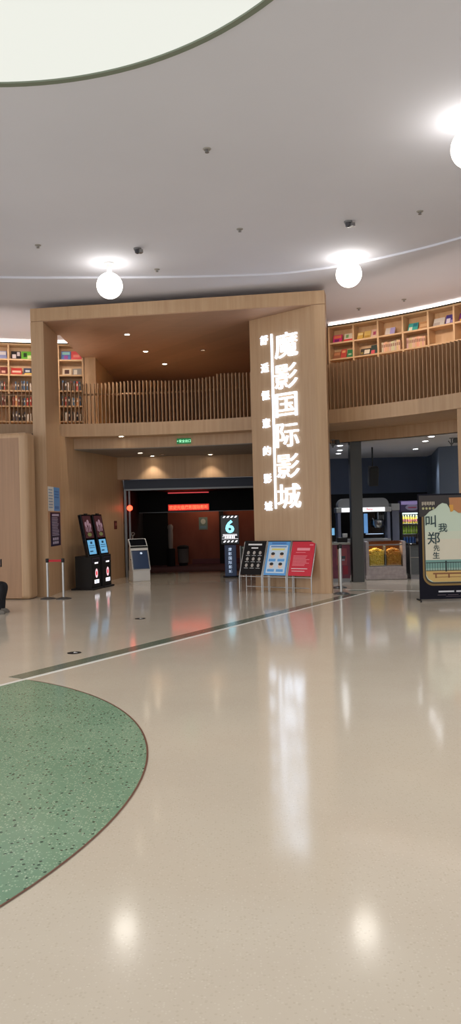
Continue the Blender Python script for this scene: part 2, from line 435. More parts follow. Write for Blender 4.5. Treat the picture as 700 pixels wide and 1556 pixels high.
# left wall: front strip, full-height return, lower wall running into the entrance
li = PL + pd * .31
struct(MB().prism([tuple(PL), tuple(li), (-4.175, 19.05), (-4.5, 19.05)], 0, ZB), 'wall_portal_left', 'wood', .006)
struct(MB().prism([(-4.175, 19.05), (-3.19, 23.0), (-3.19, 23.25), (-4.5, 23.25), (-4.5, 19.05)], 0, Z_SOF - .002), 'wall_entrance_left', 'wood')
struct(MB().box((-3.72, 21.1, .04), (.02, 4.0, .08), R(-13.9)), 'baseboard_left', 'black')
# sign wall: solid wedge, its angled face carries the letters
c0, c1 = Vector((1.93, 16.855)), Vector((.55, 18.1))
struct(MB().prism([tuple(PR), tuple(c0), tuple(c1), (.75, 18.7), (2.2, 18.7), (2.25, 17.2)], 0, ZB), 'wall_sign', 'wood', .004)
# header box and its underside
struct(MB().prism([tuple(PL), tuple(PR), (2.25, 17.2), (2.3, 27.8), (-3.72, 27.8), (-3.72, 21.75), (-4.08, 21.75), (-4.1, 19.05), (-4.5, 19.05)], ZB + .012, ZT), 'portal_header_beam', 'wood', .006)
struct(MB().prism([tuple(PL + Vector((.02, .02))), tuple(PR + Vector((-.02, .02))), (2.22, 17.2), (2.28, 27.8), (-3.73, 27.8), (-3.73, 21.75), (-4.09, 21.75), (-4.11, 19.05), (-4.48, 19.05)], ZB, ZB + .012), 'ceiling_portal', 'soffit')
# big rounded panel beside the portal
pa, pb = Vector((-4.5, 17.16)), Vector((-7.2, 17.75))
d = (pb - pa).normalized(); n = Vector((-d.y, d.x))
if n.y < 0: n = -n
poly = [pa, pb, pb + n * .42, pa + n * .42]
struct(MB().prism([tuple(q) for q in poly], .0, 3.74), 'wall_left', 'wood', .09)
M['shaded_panel_wood'] = wood('shaded_panel_veneer', srgb(158, 122, 92), srgb(172, 134, 102))  # darker copy of the oak: shade on the panel face put into colour
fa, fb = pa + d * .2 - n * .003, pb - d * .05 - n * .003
struct(MB().prism([tuple(fa), tuple(fb), tuple(fb + n * .05), tuple(fa + n * .05)], .03, 3.62), 'wall_left_shade_panel', 'shaded_panel_wood')
o_ = bpy.data.objects['wall_left']; o_.modifiers['b'].segments = 4
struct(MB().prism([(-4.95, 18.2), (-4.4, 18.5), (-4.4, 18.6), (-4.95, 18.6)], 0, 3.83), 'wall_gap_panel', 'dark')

# entrance lintel, shutter box, jamb, dark corridor
struct(MB().box((-.55, 22.75, 3.225), (5.5, .3, .65)), 'entrance_lintel', 'wood')
sb = struct(MB().box((-.5, 23.1, 2.76), (5.3, .34, .28)), 'shutter_box_trim', mat('shutter_blue', srgb(44, 54, 76), .45))
struct(MB().box((-.5, 22.95, 2.60), (5.3, .1, .05)), 'shutter_rail_trim', 'alu')
struct(MB().box((-3.13, 23.05, 1.3), (.07, .14, 2.6)).box((-3.02, 23.12, 1.3), (.05, .1, 2.6)), 'jamb_trim', 'alu')
struct(MB().box((-3.25, 26.2, 1.5), (.1, 5.9, 3)), 'wall_corridor_left', 'black')
struct(MB().box((-.6, 25.3, 2.66), (5.4, 3.7, .06)), 'ceiling_corridor', 'corridor_black')
struct(MB().box((-.6, 27.06, 2.28), (5.4, .18, .70)), 'corridor_header_beam', 'corridor_black')
struct(MB().box((-.6, 26.95, 1.935), (5.4, .04, .02)), 'corridor_header_trim', 'alu')
struct(MB().box((-.2, 28.6, 1.5), (5.2, .2, 3)), 'wall_corridor_back', 'red_wall')
struct(MB().box((-2.75, 28.2, 1.2), (.9, .1, 2.4)), 'wall_corridor_recess', 'dark')
struct(MB().box((-.35, 28.44, 1.2), (.16, .1, 2.4)), 'corridor_pillar', 'dark')
struct(MB().box((.25, 28.46, .1), (3.4, .06, .18)), 'baseboard_corridor', colmat('maroon_skirting', (112, 40, 44)))

# shop walls
struct(MB().box((6.0, 25.5, 2.97), (8, .2, 1.18)), 'wall_shop_back_upper', 'navy')
struct(MB().box((6.0, 26.2, 1.25), (8, .2, 2.5)), 'wall_shop_back', 'black')
struct(MB().prism([(6.48, 24.67), (5.9, 21.69), (6.34, 21.4), (10, 20.9), (10, 25.4), (6.5, 25.4)], 1.86, Z_LOW), 'wall_shop_bulkhead', 'navy_light')
struct(MB().prism([(6.75, 25), (6.3, 22.2), (6.6, 21.8), (10, 21.4), (10, 25.3)], 0, 1.85), 'wall_shop_right', 'black')
struct(MB().prism([(2.31, 19.2), (2.33, 19.2), (2.33, 26), (2.31, 26)], 0, Z_LOW), 'wall_shop_left', 'navy')
struct(MB().box((3.2, 19.62, Z_LOW / 2), (.29, .3, Z_LOW)), 'shop_column', 'column', .006)
struct(MB().prism([arcpt(9.73, 50.8), arcpt(9.73, 58), arcpt(10.4, 58), arcpt(10.4, 50.8)], 0, Z_SOF), 'wood_column', 'wood', .01)
struct(MB().prism([(2.4, 20.02), (9, 19.6), (9, 20.6), (2.4, 20.6)], 0, .0), 'floor_dummy_line', 'floor') if False else None

# ------------------------------------------------------------------ slat railings
def railing(name, label, a0, a1, pitch=.565, top=lambda a: 5.22, rail=True):
    t = thing(name, label, 'railing', (*arcpt(RR + .1, (a0 + a1) / 2), Z_UP), 0, 'slatted balcony railings')
    off = Vector(t.location)
    n = int(round((a1 - a0) / pitch))
    for i in range(n + 1):
        a = a0 + (a1 - a0) * i / n
        h = top(a) - Z_UP
        x, y = arcpt(RR + .11, a)
        m = Matrix.Rotation(-R(a), 3, 'Z')
        MB().box((x - off.x, y - off.y, h / 2), (.017, .2, h), m=m).build('slat', 'slat', t)
    if rail:
        pts = [Vector((*arcpt(RR + .25, a0 + (a1 - a0) * i / 24), 4.93)) - off for i in range(25)]
        MB().tube(pts, .025).build('handrail', 'slat', t)
    return t
railing('slat_railing', 'wooden slat balcony railing above the big rounded wood wall panel', -22, -10.2, top=lambda a: 5.22)
railing('slat_railing', 'wooden slat balcony railing inside the portal above the dark entrance', -7.6, 20.5,
        top=lambda a: 5.2 + .02 * math.sin(a * .5) + (.06 if a > 15 else 0))
railing('slat_railing', 'wooden slat balcony railing above the snack counters', 28.5, 57, top=lambda a: 5.24)

# ------------------------------------------------------------------ bookcases and books
RS, RB = 12.1, 12.45
ZS = [4.17, 4.52, 4.95, 5.38, 5.82, 6.25, 6.68]
PITCH = 3.2
def bookcase(label, a0, n):
    t = thing('bookcase', label, 'bookcase', (*arcpt(RS, a0 + n * PITCH / 2), Z_UP), 0, 'curved oak bookcases on the balcony')
    off = Vector(t.location)
    def sh(mb):
        mb.v = [tuple(Vector(v) - off) for v in mb.v]; return mb
    sh(MB().arc(RB, RB + .03, Z_UP, 6.70, a0 - .1, a0 + n * PITCH + .1, 4 * n)).build('back_panel', 'wood_shelf', t)
    for z in ZS: sh(MB().arc(RS, RB, z - .02, z + .02, a0 - .1, a0 + n * PITCH + .1, 4 * n)).build('shelf_board', 'wood_shelf', t)
    for i in range(n + 1):
        a = a0 + i * PITCH; x, y = arcpt((RS + RB) / 2 - .005, a)
        sh(MB().box((x, y, (Z_UP + 6.7) / 2), (.045, RB - RS + .01, 6.7 - Z_UP), m=Matrix.Rotation(-R(a), 3, 'Z'))).build('upright', 'wood_shelf', t)
    return t
AL, AR = -5.8 - 4 * PITCH, 27.4
bookcase('curved oak bookcase with bright covers partly hidden behind portal post', AL, 4)
bookcase('curved oak bookcase with magazines above the snack counters', AR, 7)
def cove(a0, a1, label):
    t = thing('cove_light', label, 'light strip', (*arcpt(12.05, (a0 + a1) / 2), 6.68), 0, 'cove light strips')
    off = Vector(t.location)
    mb = MB().arc(12.07, 12.12, 6.725, 6.765, a0, a1, 40); mb.v = [tuple(Vector(v) - off) for v in mb.v]; mb.build('light_strip', 'cove', t)
    mb = MB().arc(12.03, 12.45, 6.702, 6.718, a0, a1, 40); mb.v = [tuple(Vector(v) - off) for v in mb.v]; mb.build('channel', 'black', t)
cove(AL, AL + 4 * PITCH, 'warm light strip along top of the bookcase beside portal post')
cove(AR, AR + 7 * PITCH, 'warm light strip along top of the bookcase above snack counters')

def shelfpos(a, row, rad): return (*arcpt(rad, a), ZS[row] + .029)
def cover(a, row, w, h, label, face, marks, group=None):
    """a book or magazine shown face out, leaning back on the shelf"""
    x, y, z = shelfpos(a, row, RS + .1)
    t = thing('picture_book', label, 'book', (x, y, z), -R(a), group)
    lean = .09
    MB().quadbox([(-w / 2, 0, 0), (w / 2, 0, 0), (w / 2, lean, h), (-w / 2, lean, h)], .018).build('cover', colmat('cover_%d_%d_%d' % face, face), t)
    s = Sheet(t.children[0], (-w / 2, 0, 0), (1, 0, 0), (0, lean, h)); hh = math.hypot(lean, h)
    for i, (c, r) in enumerate(marks):
        s.rects('cover_print', colmat('cover_%d_%d_%d' % c, c), [(r[0] * w, r[1] * hh, r[2] * w, r[3] * hh)], .003 + .002 * i)
    return t
W_, K_ = (232, 224, 210), (40, 36, 44)
def bay(k): return AR + (k + .5) * PITCH
def bl(k): return -5.8 - (k + .5) * PITCH
cover(bay(0) - .72, 5, .25, .22, 'magenta picture book in the top shelf bay next to the sign wall', (206, 50, 120), [((236, 130, 90), (.1, .55, .9, .9)), ((120, 40, 110), (.2, .1, .7, .4))])
cover(bay(0) + .72, 5, .25, .22, 'white picture book with red foot, beside magenta book', (228, 220, 200), [((220, 60, 66), (0, 0, 1, .28)), ((130, 170, 110), (.2, .45, .5, .85))])
cover(bay(0) - .85, 4, .2, .2, 'brown picture book under the magenta book', (150, 96, 66), [((190, 130, 90), (.1, .5, .9, .9))])
cover(bay(0) + .03, 4, .15, .25, 'red picture book standing between brown and green books', (196, 70, 60), [((230, 170, 120), (.2, .6, .8, .85))])
cover(bay(0) + .9, 4, .17, .22, 'green picture book beside red one under the white book', (50, 130, 84), [((200, 210, 180), (.2, .3, .7, .5))])
cover(bay(1) - .95, 5, .16, .2, 'yellow picture book, first of three in its top bay', (214, 178, 90), [((240, 220, 160), (.1, .6, .9, .9))])
cover(bay(1) - .02, 5, .18, .21, 'cream yellow picture book, middle of three in its top bay', (222, 192, 112), [((190, 150, 70), (.1, .1, .9, .4))])
cover(bay(1) + .9, 5, .19, .23, 'pinkish picture book beside two yellow books', (226, 196, 176), [((180, 80, 110), (.3, .3, .7, .7))])
cover(bay(1) - .35, 4, .27, .19, 'dark picture book with white panel below the yellow books', (66, 60, 52), [((232, 222, 200), (.4, .2, .95, .8)), ((150, 130, 60), (.05, .2, .3, .5))])
cover(bay(1) + .82, 4, .2, .25, 'dark green picture book with red corner below pinkish book', (48, 66, 62), [((206, 80, 90), (.1, .05, .6, .45))])
cover(bay(2) - .3, 5, .26, .2, 'white and lilac picture book alone in its top bay', (222, 214, 206), [((178, 168, 222), (.5, .1, 1, .95))])
cover(bay(3) - .6, 5, .26, .21, 'teal picture book in the top bay before the tan one', (70, 178, 170), [((226, 232, 210), (.1, .05, .45, .5)), ((40, 120, 140), (.5, .5, .95, .9))])
cover(bay(3) + .75, 5, .25, .2, 'tan picture book beside the teal one', (200, 150, 104), [((224, 184, 140), (.1, .3, .9, .7))])
cover(bay(4) - .55, 5, .29, .21, 'greyish white picture book beside the violet blue one', (214, 208, 200), [((186, 176, 170), (.05, .1, .6, .45))])
cover(bay(4) + .85, 5, .25, .24, 'violet blue picture book in the fifth top bay', (74, 62, 140), [((226, 220, 230), (.1, .1, .5, .6)), ((150, 130, 190), (.55, .1, .95, .4))])
cover(bay(5) - .7, 5, .25, .22, 'plum picture book in the last visible top bay', (110, 50, 110), [((210, 170, 60), (.1, .1, .9, .3))])
def spines(k, row, n, base, label):
    for i in range(n):
        a = bay(k) - 1.15 + i * 2.15 / (n - 1)
        h = .25 + random.uniform(-.012, .012)
        x, y, z = shelfpos(a, row, RS + .05)
        t = thing('paperback', label, 'book', (x, y, z), -R(a), label)
        c = tuple(max(0, min(255, int(v + random.choice((-14, 0, 10))))) for v in base)
        MB().box((0, .09, h / 2), (.045, .18, h)).build('binding', colmat('spine_%d_%d_%d' % c, c), t)
        MB().box((0, -.002, h * .62), (.03, .004, h * .3)).build('spine_label', colmat('spine_label', (150, 110, 90)), t)
spines(2, 4, 10, (218, 190, 150), 'cream book spine in the row below the lilac book')
spines(3, 4, 11, (212, 168, 140), 'pinkish cream book spine in the row below the teal book')
# left bookcase
cover(bl(3) + .85, 5, .24, .24, 'pale blue picture book at the end of the top row', (150, 160, 206), [((228, 228, 236), (.1, .5, .9, .9))])
cover(bl(3) + 1.0, 4, .2, .22, 'dark red picture book below the pale blue one', (120, 46, 44), [((230, 180, 160), (.2, .2, .7, .5))])
cover(bl(2) - .62, 5, .26, .24, 'black and white picture book in the top row beside green one', K_, [((230, 222, 226), (.1, .1, .5, .6)), ((220, 214, 220), (.6, .4, .9, .9))])
cover(bl(2) + .75, 5, .3, .24, 'bright green picture book in the top row', (110, 190, 66), [((40, 70, 40), (.2, .3, .5, .8)), ((220, 236, 170), (.55, .1, .9, .5))])
cover(bl(2) - .6, 4, .29, .2, 'red picture book under the black and white one', (196, 62, 56), [((230, 200, 180), (.1, .3, .9, .6))])
cover(bl(2) + .85, 4, .24, .2, 'navy picture book with yellow foot under the green one', (50, 62, 92), [((222, 190, 90), (.1, .0, .9, .25)), ((200, 210, 220), (.2, .4, .7, .7))])
cover(bl(0) - .62, 5, .26, .26, 'blue multicoloured picture book seen behind the portal post', (96, 130, 200), [((170, 90, 170), (.3, .1, .7, .5)), ((160, 220, 220), (.1, .6, .9, .9))])
cover(bl(0) + .74, 5, .29, .26, 'coral red picture book next to the blue multicoloured one', (226, 92, 96), [((240, 150, 140), (.2, .3, .8, .6))])
cover(bl(0) - .55, 4, .25, .2, 'cream picture book with dark ring below the blue one', (222, 206, 180), [((90, 60, 56), (.25, .2, .75, .8))])
cover(bl(0) + .78, 4, .25, .2, 'grey picture book below the coral one', (150, 146, 140), [((220, 214, 200), (.15, .1, .5, .8))])
cols = [(70, 110, 150), (60, 50, 50), (190, 70, 60), (200, 190, 180), (80, 130, 170), (120, 60, 50), (210, 150, 100), (60, 90, 120)]
for k, row in ((2, 3), (2, 2), (2, 1), (3, 3), (3, 2), (0, 3), (0, 2), (0, 1)):
    names = {2: 'beside the portal post', 3: 'at the end of bookcase', 0: 'seen inside the portal'}[k]
    rn = {3: 'third', 2: 'fourth', 1: 'fifth'}[row]
    lab = 'small coloured book in the %s row behind slats, %s' % (rn, names)
    for i in range(7):
        a = bl(k) - 1.1 + i * 2.2 / 6 + random.uniform(-.05, .05); h = random.uniform(.18, .29)
        x, y, z = shelfpos(a, row, RS + .06); c = random.choice(cols) if row > 1 else random.choice([K_, W_, (96, 90, 96)])
        t = thing('paperback', lab, 'book', (x, y, z), -R(a), lab)
        wd = random.uniform(.036, .054)
        MB().box((0, .08, h / 2), (wd, .16, h)).build('binding', colmat('spine_%d_%d_%d' % c, c), t)
        MB().box((0, -.002, h * .6), (wd * .7, .004, h * .25)).build('spine_label', colmat('spine_label_pale', (224, 214, 200)), t)

# ------------------------------------------------------------------ globe lamps, downlights, ceiling fittings
def globe(x, y, z, r, label, zc):
    t = thing('globe_lamp', label, 'lamp', (x, y, z), 0, 'white globe lamps on the ceiling')
    prof = [(r * math.sin(math.pi * i / 24) + 1e-4, -r * math.cos(math.pi * i / 24)) for i in range(25)]
    MB().lathe(prof, 40).build('globe', 'globe', t, smooth=True)
    MB().lathe([(.05, r - .01), (.05, zc - z - .03), (.11, zc - z - .025), (.11, zc - z)], 24).build('ceiling_mount', 'white', t)
globe(-2.29, 15.3, 6.39, .255, 'white globe lamp on the ceiling over the left end of portal header', Z_CEIL)
globe(2.47, 15.3, 6.50, .255, 'white globe lamp on the ceiling above the sign wall', Z_CEIL)
globe(3.245, 10.0, 6.46, .255, 'white globe lamp cut by the frame edge, nearest to viewer', Z_CEIL)

def spot(parent, loc, energy, col, size=R(95), blend=.6, rad=.04, rot=(0, 0, 0)):
    l = bpy.data.lights.new('spot', 'SPOT'); l.energy = energy; l.color = col; l.spot_size = size; l.spot_blend = blend; l.shadow_soft_size = rad
    o = bpy.data.objects.new('spot', l); COL.objects.link(o); o.location = loc; o.rotation_euler = rot
    if parent: o.parent = parent
    return o
def downlight(x, y, z, label, m='lens', e=60, col=(1, .88, .74), r=.06, group='recessed downlights', size=R(95)):
    t = thing('ceiling_light', label, 'downlight', (x, y, z), 0, group)
    n = 20; vs = []; fs = []
    for i in range(n):
        a = 2 * math.pi * i / n
        for rr, zz in ((r + .025, 0), (r + .02, -.012), (r, -.008), (r, 0)): vs.append((rr * math.cos(a), rr * math.sin(a), zz))
    for i in range(n):
        q = 4 * ((i + 1) % n)
        for k in range(3): fs.append((4 * i + k, q + k, q + k + 1, 4 * i + k + 1))
    MB().add(vs, fs).build('trim_ring', 'white' if m != 'lens_dim' else 'wood_dark', t)
    MB().lathe([(r, -.006), (r, -.002)], 20).build('lens', m, t)
    if e: spot(t, (0, 0, -.03), e, col, size)
sl = [((-2.46, 19.13), 'lit downlight in the portal soffit, nearest the header'), ((-2.22, 21.14), 'lit downlight in the portal soffit, middle of three'), ((-1.85, 22.93), 'lit downlight in the portal soffit, deepest of three')]
for (x, y), lab in sl: downlight(x, y, ZB, lab, e=100)
downlight(-.65, 21.16, ZB, 'unlit downlight in the portal soffit', 'lens_dim', 0)
downlight(-2.72, 19.53, Z_SOF, 'lit downlight under balcony edge, above the second fascia', e=34)
for (x, y, lab) in [(-2.44, 21.18, 'lit downlight in entrance ceiling, nearest to balcony edge'), (-2.23, 22.35, 'lit downlight in entrance ceiling, close to lintel above white kiosk'), (-.54, 22.3, 'lit downlight in entrance ceiling, above the number six sign')]:
    downlight(x, y, Z_LOW, lab, e=24)
downlight(-1.9, 21.9, Z_LOW, 'unlit downlight in entrance ceiling', 'lens_dim', 0)
for i, (x, y, lab) in enumerate([(2.95, 20.47, 'cool downlight beside black column, nearest of its row'), (3.16, 21.97, 'cool downlight beside black column, middle of its row'), (3.29, 23.17, 'cool downlight beside black column, deepest of its row'),
                  (4.89, 18.57, 'cool downlight before the snack bulkhead, nearest of its row'), (5.04, 19.75, 'cool downlight before the snack bulkhead, middle of its row'), (5.37, 22.17, 'cool downlight before the snack bulkhead, deepest of its row')]):
    downlight(x, y, Z_LOW if i != 3 else Z_LOW, lab, 'lens_cool', 52, (.92, .96, 1), .075, size=R(120))

def ceil_fitting(x, y, z, label, big=False):
    t = thing('sprinkler' if not big else 'ceiling_camera', label, 'sprinkler' if not big else 'camera', (x, y, z), 0, 'small fittings on the ceiling')
    if big:
        MB().lathe([(.07, -.03), (.075, 0)], 20).build('mount_plate', 'grey', t)
        MB().lathe([(.02, -.1), (.05, -.085), (.055, -.03)], 18).build('dome', colmat('smoked_dome', (70, 70, 76), .2), t, smooth=True)
        MB().box((.06, -.03, -.07), (.07, .09, .06), .5).build('bracket', 'steel_dull', t)
    else:
        MB().lathe([(.045, -.014), (.06, 0)], 18).build('escutcheon', colmat('pale_grey', (160, 156, 150)), t)
        MB().lathe([(.03, -.05), (.03, -.045), (.01, -.04), (.012, -.014)], 14).build('head', 'steel_dull', t)
for x, y, z, lab, b in [(-.2, 10.64, Z_CEIL, 'small ceiling sprinkler nearest the skylight', 0), (-1.63, 14.5, Z_CEIL, 'small dome camera on ceiling beside the left globe lamp', 1),
        (2.18, 13.42, Z_CEIL, 'small dome camera on ceiling in front of the sign wall lamp', 1), (.29, 13.65, Z_CEIL, 'small ceiling sprinkler between the two dome cameras', 0),
        (-1.38, 15.75, Z_CEIL, 'small ceiling sprinkler right before portal header near left globe', 0), (-3.43, 14.2, Z_CEIL, 'small ceiling sprinkler farthest left of the globe lamps', 0),
        (3.34, 13.05, Z_CEIL, 'small ceiling sprinkler between sign wall lamp and edge lamp', 0), (3.29, 19.0, Z_CEIL_OUT, 'small sprinkler on balcony ceiling nearer the sign wall', 0), (4.25, 18.3, Z_CEIL_OUT, 'small sprinkler on balcony ceiling above the lilac book', 0)]:
    ceil_fitting(x, y, z, lab, b)

# ------------------------------------------------------------------ the illuminated sign
tp = (c1 - c0).normalized(); npl = Vector((-.67, -.742)); npl = Vector((-(-tp.y), -tp.x)) if False else Vector((tp.y, -tp.x))
if npl.y > 0: npl = -npl
xr = Vector((-tp.x, -tp.y, 0)); N3 = Vector((npl.x, npl.y, 0)); Z3 = Vector((0, 0, 1))
def ray(px, py):
    u = px - 350; v = 778 - py
    a = u * c_ + v * s_; b = -u * s_ + v * c_
    return Vector((a, F * math.cos(p) - b * math.sin(p), F * math.sin(p) + b * math.cos(p)))
def on_panel(px, py):
    r = ray(px, py); o = Vector((0, 0, H)); q = Vector((c0.x, c0.y, 0))
    return o + r * ((q - o).dot(N3) / r.dot(N3))
base = on_panel(430, 780)
sg = thing('wall_sign_lettering', 'tall vertical cinema sign of glowing white characters on the wood sign wall', 'sign', base)
sg.location = base
def P3(px, py): return on_panel(px, py) - base
for ch, x0, y0, x1, y1 in [('魔', 418, 505, 452, 543), ('影', 418, 553, 452, 590), ('国', 419.5, 597, 451.5, 633), ('际', 420.5, 643, 454, 679), ('影', 421.5, 690, 455, 726), ('城', 422.5, 735, 457, 772)]:
    cpt = P3((x0 + x1) / 2, (y0 + y1) / 2)
    w = (P3(x1, (y0 + y1) / 2) - P3(x0, (y0 + y1) / 2)).length
    h = (P3((x0 + x1) / 2, y0) - P3((x0 + x1) / 2, y1)).length
    l = text('letter', ch, 'letter', sg, cpt, xr, Z3, h, .04, .0, w)
for i, ch in enumerate('舒适惬意的影城'):
    y = 517 + i * 42; x = 401.5 + i * 1.12
    cpt = P3(x, y); w = (P3(x + 5.6, y) - P3(x - 5.6, y)).length; h = (P3(x, y - 7) - P3(x, y + 7)).length
    l = text('small_letter', ch, 'letter', sg, cpt, xr, Z3, h, .03, .0, w)
a, b = P3(412.3, 508), P3(420.3, 773); mid = (a + b) / 2
m = Matrix((xr, -N3, Z3)).transposed()
MB().box(mid + N3 * .02, (.035, .04, abs(a.z - b.z)), m=m).build('divider_bar', 'letter', sg)

# ------------------------------------------------------------------ exit sign, red lamp, switch, led boards
a = 9.55; x, y = arcpt(10.19, a)
t = thing('exit_sign', 'small green lit exit sign on the second balcony fascia', 'exit sign', (x, y, 3.70), -R(a))
MB().box((0, 0, 0), (.37, .03, .14)).build('housing', 'exit_green', t, .005)
text('lettering', '安全出口', 'exit_text', t, (.03, -.0155, 0), (1, 0, 0), (0, 0, 1), .075, .003, 0)
text('arrow', '←', 'exit_text', t, (-.155, -.0155, 0), (1, 0, 0), (0, 0, 1), .04, .003, .01)
t = thing('red_lamp', 'round red signal lamp glowing on the entrance jamb', 'lamp', (-3.0, 22.98, 2.06))
MB().lathe([(.02, -.085), (.075, -.05), (.085, 0), (.075, .05), (.02, .085)], 20).build('lens', 'led_red', t, smooth=True)
MB().box((0, .05, 0), (.06, .06, .1)).build('mount', 'black', t)
t = thing('wall_notice', 'small dark red box on the wood wall behind the black kiosks', 'box', (-3.37, 22.35, 1.57), R(76))
MB().box((0, -.02, 0), (.16, .05, .24)).build('case', colmat('dark_red_case', (96, 30, 28)), t, .006)
MB().box((0, -.047, .02), (.1, .006, .08)).build('label_plate', colmat('pale_red_label', (170, 96, 90)), t)
t = thing('led_board', 'red scrolling text board hung above the dark corridor', 'display', (-1.455, 26.9, 2.09))
MB().box((0, 0, 0), (1.45, .1, .25)).build('housing', 'black', t)
MB().box((0, -.052, 0), (1.42, .006, .215)).build('screen', 'led_dim', t)
text('lettering', '欢迎光临魔影国际影城', 'led_red', t, (0, -.056, 0), (1, 0, 0), (0, 0, 1), .15, .004, .02, 1.36)
t = thing('led_strip', 'thin pinkish red light bar above the red text board', 'light bar', (-1.455, 26.9, 2.60))
MB().box((0, -.01, 0), (1.42, .05, .028)).build('light_bar', mat('led_pink', srgb(120, 40, 40), .4, emit=srgb(210, 70, 74), es=.8), t)
MB().box((0, .043, 0), (1.46, .054, .07)).build('channel', 'black', t)

# ------------------------------------------------------------------ posters on the portal return
wy = lambda Y: -4.19 + (.015) * (Y - 17.7) / 1.35   # face of the portal's left return
d2 = (Vector((-4.175, 19.05)) - li).normalized(); xd = Vector((d2.x, d2.y, 0))
o0 = Vector((li.x, li.y, 0)); pn = xd.cross(Z3)
t = thing('wall_poster', 'white and blue notice sheet on the portal wall above a navy notice', 'poster', o0 + xd * .04 + Z3 * 1.97 + pn * .004)
s = Sheet(t, (0, 0, 0), xd, Z3)
s.root = s.rects('sheet', 'offwhite', [(0, 0, 1.14, .57)], .0)
s.rects('blue_panel', 'print_blue', [(.55, 0, 1.14, .57)], .003)
s.rects('printed_lettering', colmat('pale_grey_print', (150, 170, 190)), lines(.06, .5, .05, .53, 7, .45), .004)
s.rects('printed_lettering', colmat('deep_blue_print', (60, 120, 196)), lines(.62, 1.08, .3, .5, 3, .4) + [(.66, .05, .8, .12), (.86, .05, 1.0, .12)], .005)
t = thing('wall_poster', 'dark navy notice with pale text lines, under the blue notice', 'poster', o0 + xd * .22 + Z3 * 1.14 + pn * .004)
s = Sheet(t, (0, 0, 0), xd, Z3)
s.root = s.rects('sheet', 'print_navy', [(0, 0, .98, .80)], .0)
s.rects('printed_lettering', colmat('pale_violet_print', (196, 190, 214)), [(.16, .71, .82, .76)] + lines(.14, .84, .24, .69, 12, .4), .003)
s.rects('printed_lettering', colmat('pale_violet_print', (196, 190, 214)), [(.2 + .2 * i, .05 + .09 * j, .34 + .2 * i, .11 + .09 * j) for i in range(3) for j in range(2)], .003)

# ------------------------------------------------------------------ belt stanchions
def stanchion(x, y, label, belt=None, h=.9):
    t = thing('stanchion', label, 'stanchion', (x, y, 0), 0, 'steel queue stanchions')
    MB().lathe([(.17, 0), (.17, .012), (.12, .03), (.035, .04), (.03, .045)], 28).build('base', colmat('dark_base', (60, 58, 58), .35), t, smooth=True)
    MB().lathe([(.026, .04), (.026, h - .08)], 18).build('pole', 'steel', t, smooth=True)
    MB().lathe([(.034, h - .09), (.036, h - .08), (.036, h - .01), (.03, h)], 18).build('belt_head', 'black', t, smooth=True)
    if belt:
        bx, by = belt[0] - x, belt[1] - y
        MB().prism([(bx * .08, by * .08), (bx * .89, by * .89), (bx * .89, by * .89 + .005), (bx * .08, by * .08 + .005)], h - .075, h - .025).build('belt', 'red_belt', t)
    return t
stanchion(-4.12, 17.21, 'steel stanchion holding a red belt, nearer the rounded wood panel', (-3.75, 17.12))
stanchion(-3.75, 17.12, 'steel stanchion where the red belt ends, nearer the kiosks')
stanchion(2.36, 16.72, 'steel stanchion close beside the sign wall, nearer the white floor line', h=1.08)
stanchion(2.51, 18.05, 'steel stanchion behind another by plum counter', h=1.0)

# ------------------------------------------------------------------ black ticket kiosks
def kiosk(loc, rz, label):
    t = thing('ticket_kiosk', label, 'ticket machine', loc, rz, 'tall black ticket machines')
    MB().prism([(-.27, 0), (.27, 0), (.27, .44), (-.27, .44)], .04, .84).build('cabinet', 'black', t, .012); cab = t.children[0]
    MB().box((0, .24, .02), (.6, .62, .04)).build('base_plate', 'black', t, .008)
    a = math.atan2(.2, 1.06)
    q = [(-.28, .05, .82), (.28, .05, .82), (.28, .25, 1.88), (-.28, .25, 1.88)]
    sc = MB().quadbox(q, .09).build('screen_housing', 'black_gloss', t, .01)
    s = Sheet(t, (-.28, .05, .82), (1, 0, 0), (0, .2, 1.06))
    s.root = sc; s.rects('touch_screen', 'screen_blue', [(.07, .06, .49, .42)], .004)
    s.rects('screen_print', colmat('screen_blue_print', (60, 110, 150)), [(.22, .32, .34, .38), (.12, .27, .44, .285), (.12, .22, .44, .235), (.12, .12, .3, .15)], .006)
    s.rects('poster_screen', 'screen_art', [(.04, .47, .52, 1.04)], .004)
    s.disc('poster_print', 'screen_art2', [(.17, .82, .06, .07), (.31, .86, .07, .08), (.42, .79, .05, .06)], .006)
    s.rects('poster_print', 'screen_art2', [(.13, .64, .16, .76), (.2, .62, .24, .76), (.3, .63, .34, .78), (.39, .64, .43, .74)], .006)
    s.disc('poster_title', 'screen_art3', [(.29, .56, .12, .05)], .006)
    f = Sheet(cab, (-.27, 0, .04), (1, 0, 0), (0, 0, 1))
    f.rects('slot_frame', colmat('slot_violet', (96, 84, 120)), [(.06, .73, .48, .74), (.06, .64, .48, .65), (.06, .64, .07, .74), (.47, .64, .48, .74)], .003)
    f.rects('ticket_slot', 'lit_white', [(.2, .60, .4, .635)], .004)
    f.disc('logo', 'logo_pink', [(.3, .36, .075, .115)], .004)
    f.disc('logo_mark', 'logo_red', [(.3, .36, .04, .06)], .006)
    f.rects('label_plate', 'lit_white', [(.17, .11, .44, .2)], .004)
    f.rects('label_lettering', colmat('label_blue', (60, 130, 200)), lines(.19, .43, .12, .19, 2, .4, .1), .006)
    MB().box((-.1, .2, 1.885), (.12, .05, .03)).build('camera', 'black', t)
    return t
kz = R(76)
k1 = kiosk((-3.40, 19.28, 0), kz, 'tall black ticket machine, the nearer of the two side by side')
dup(k1, (-3.225, 19.93, 0), kz, 'tall black ticket machine, the farther of two, next to white kiosk')

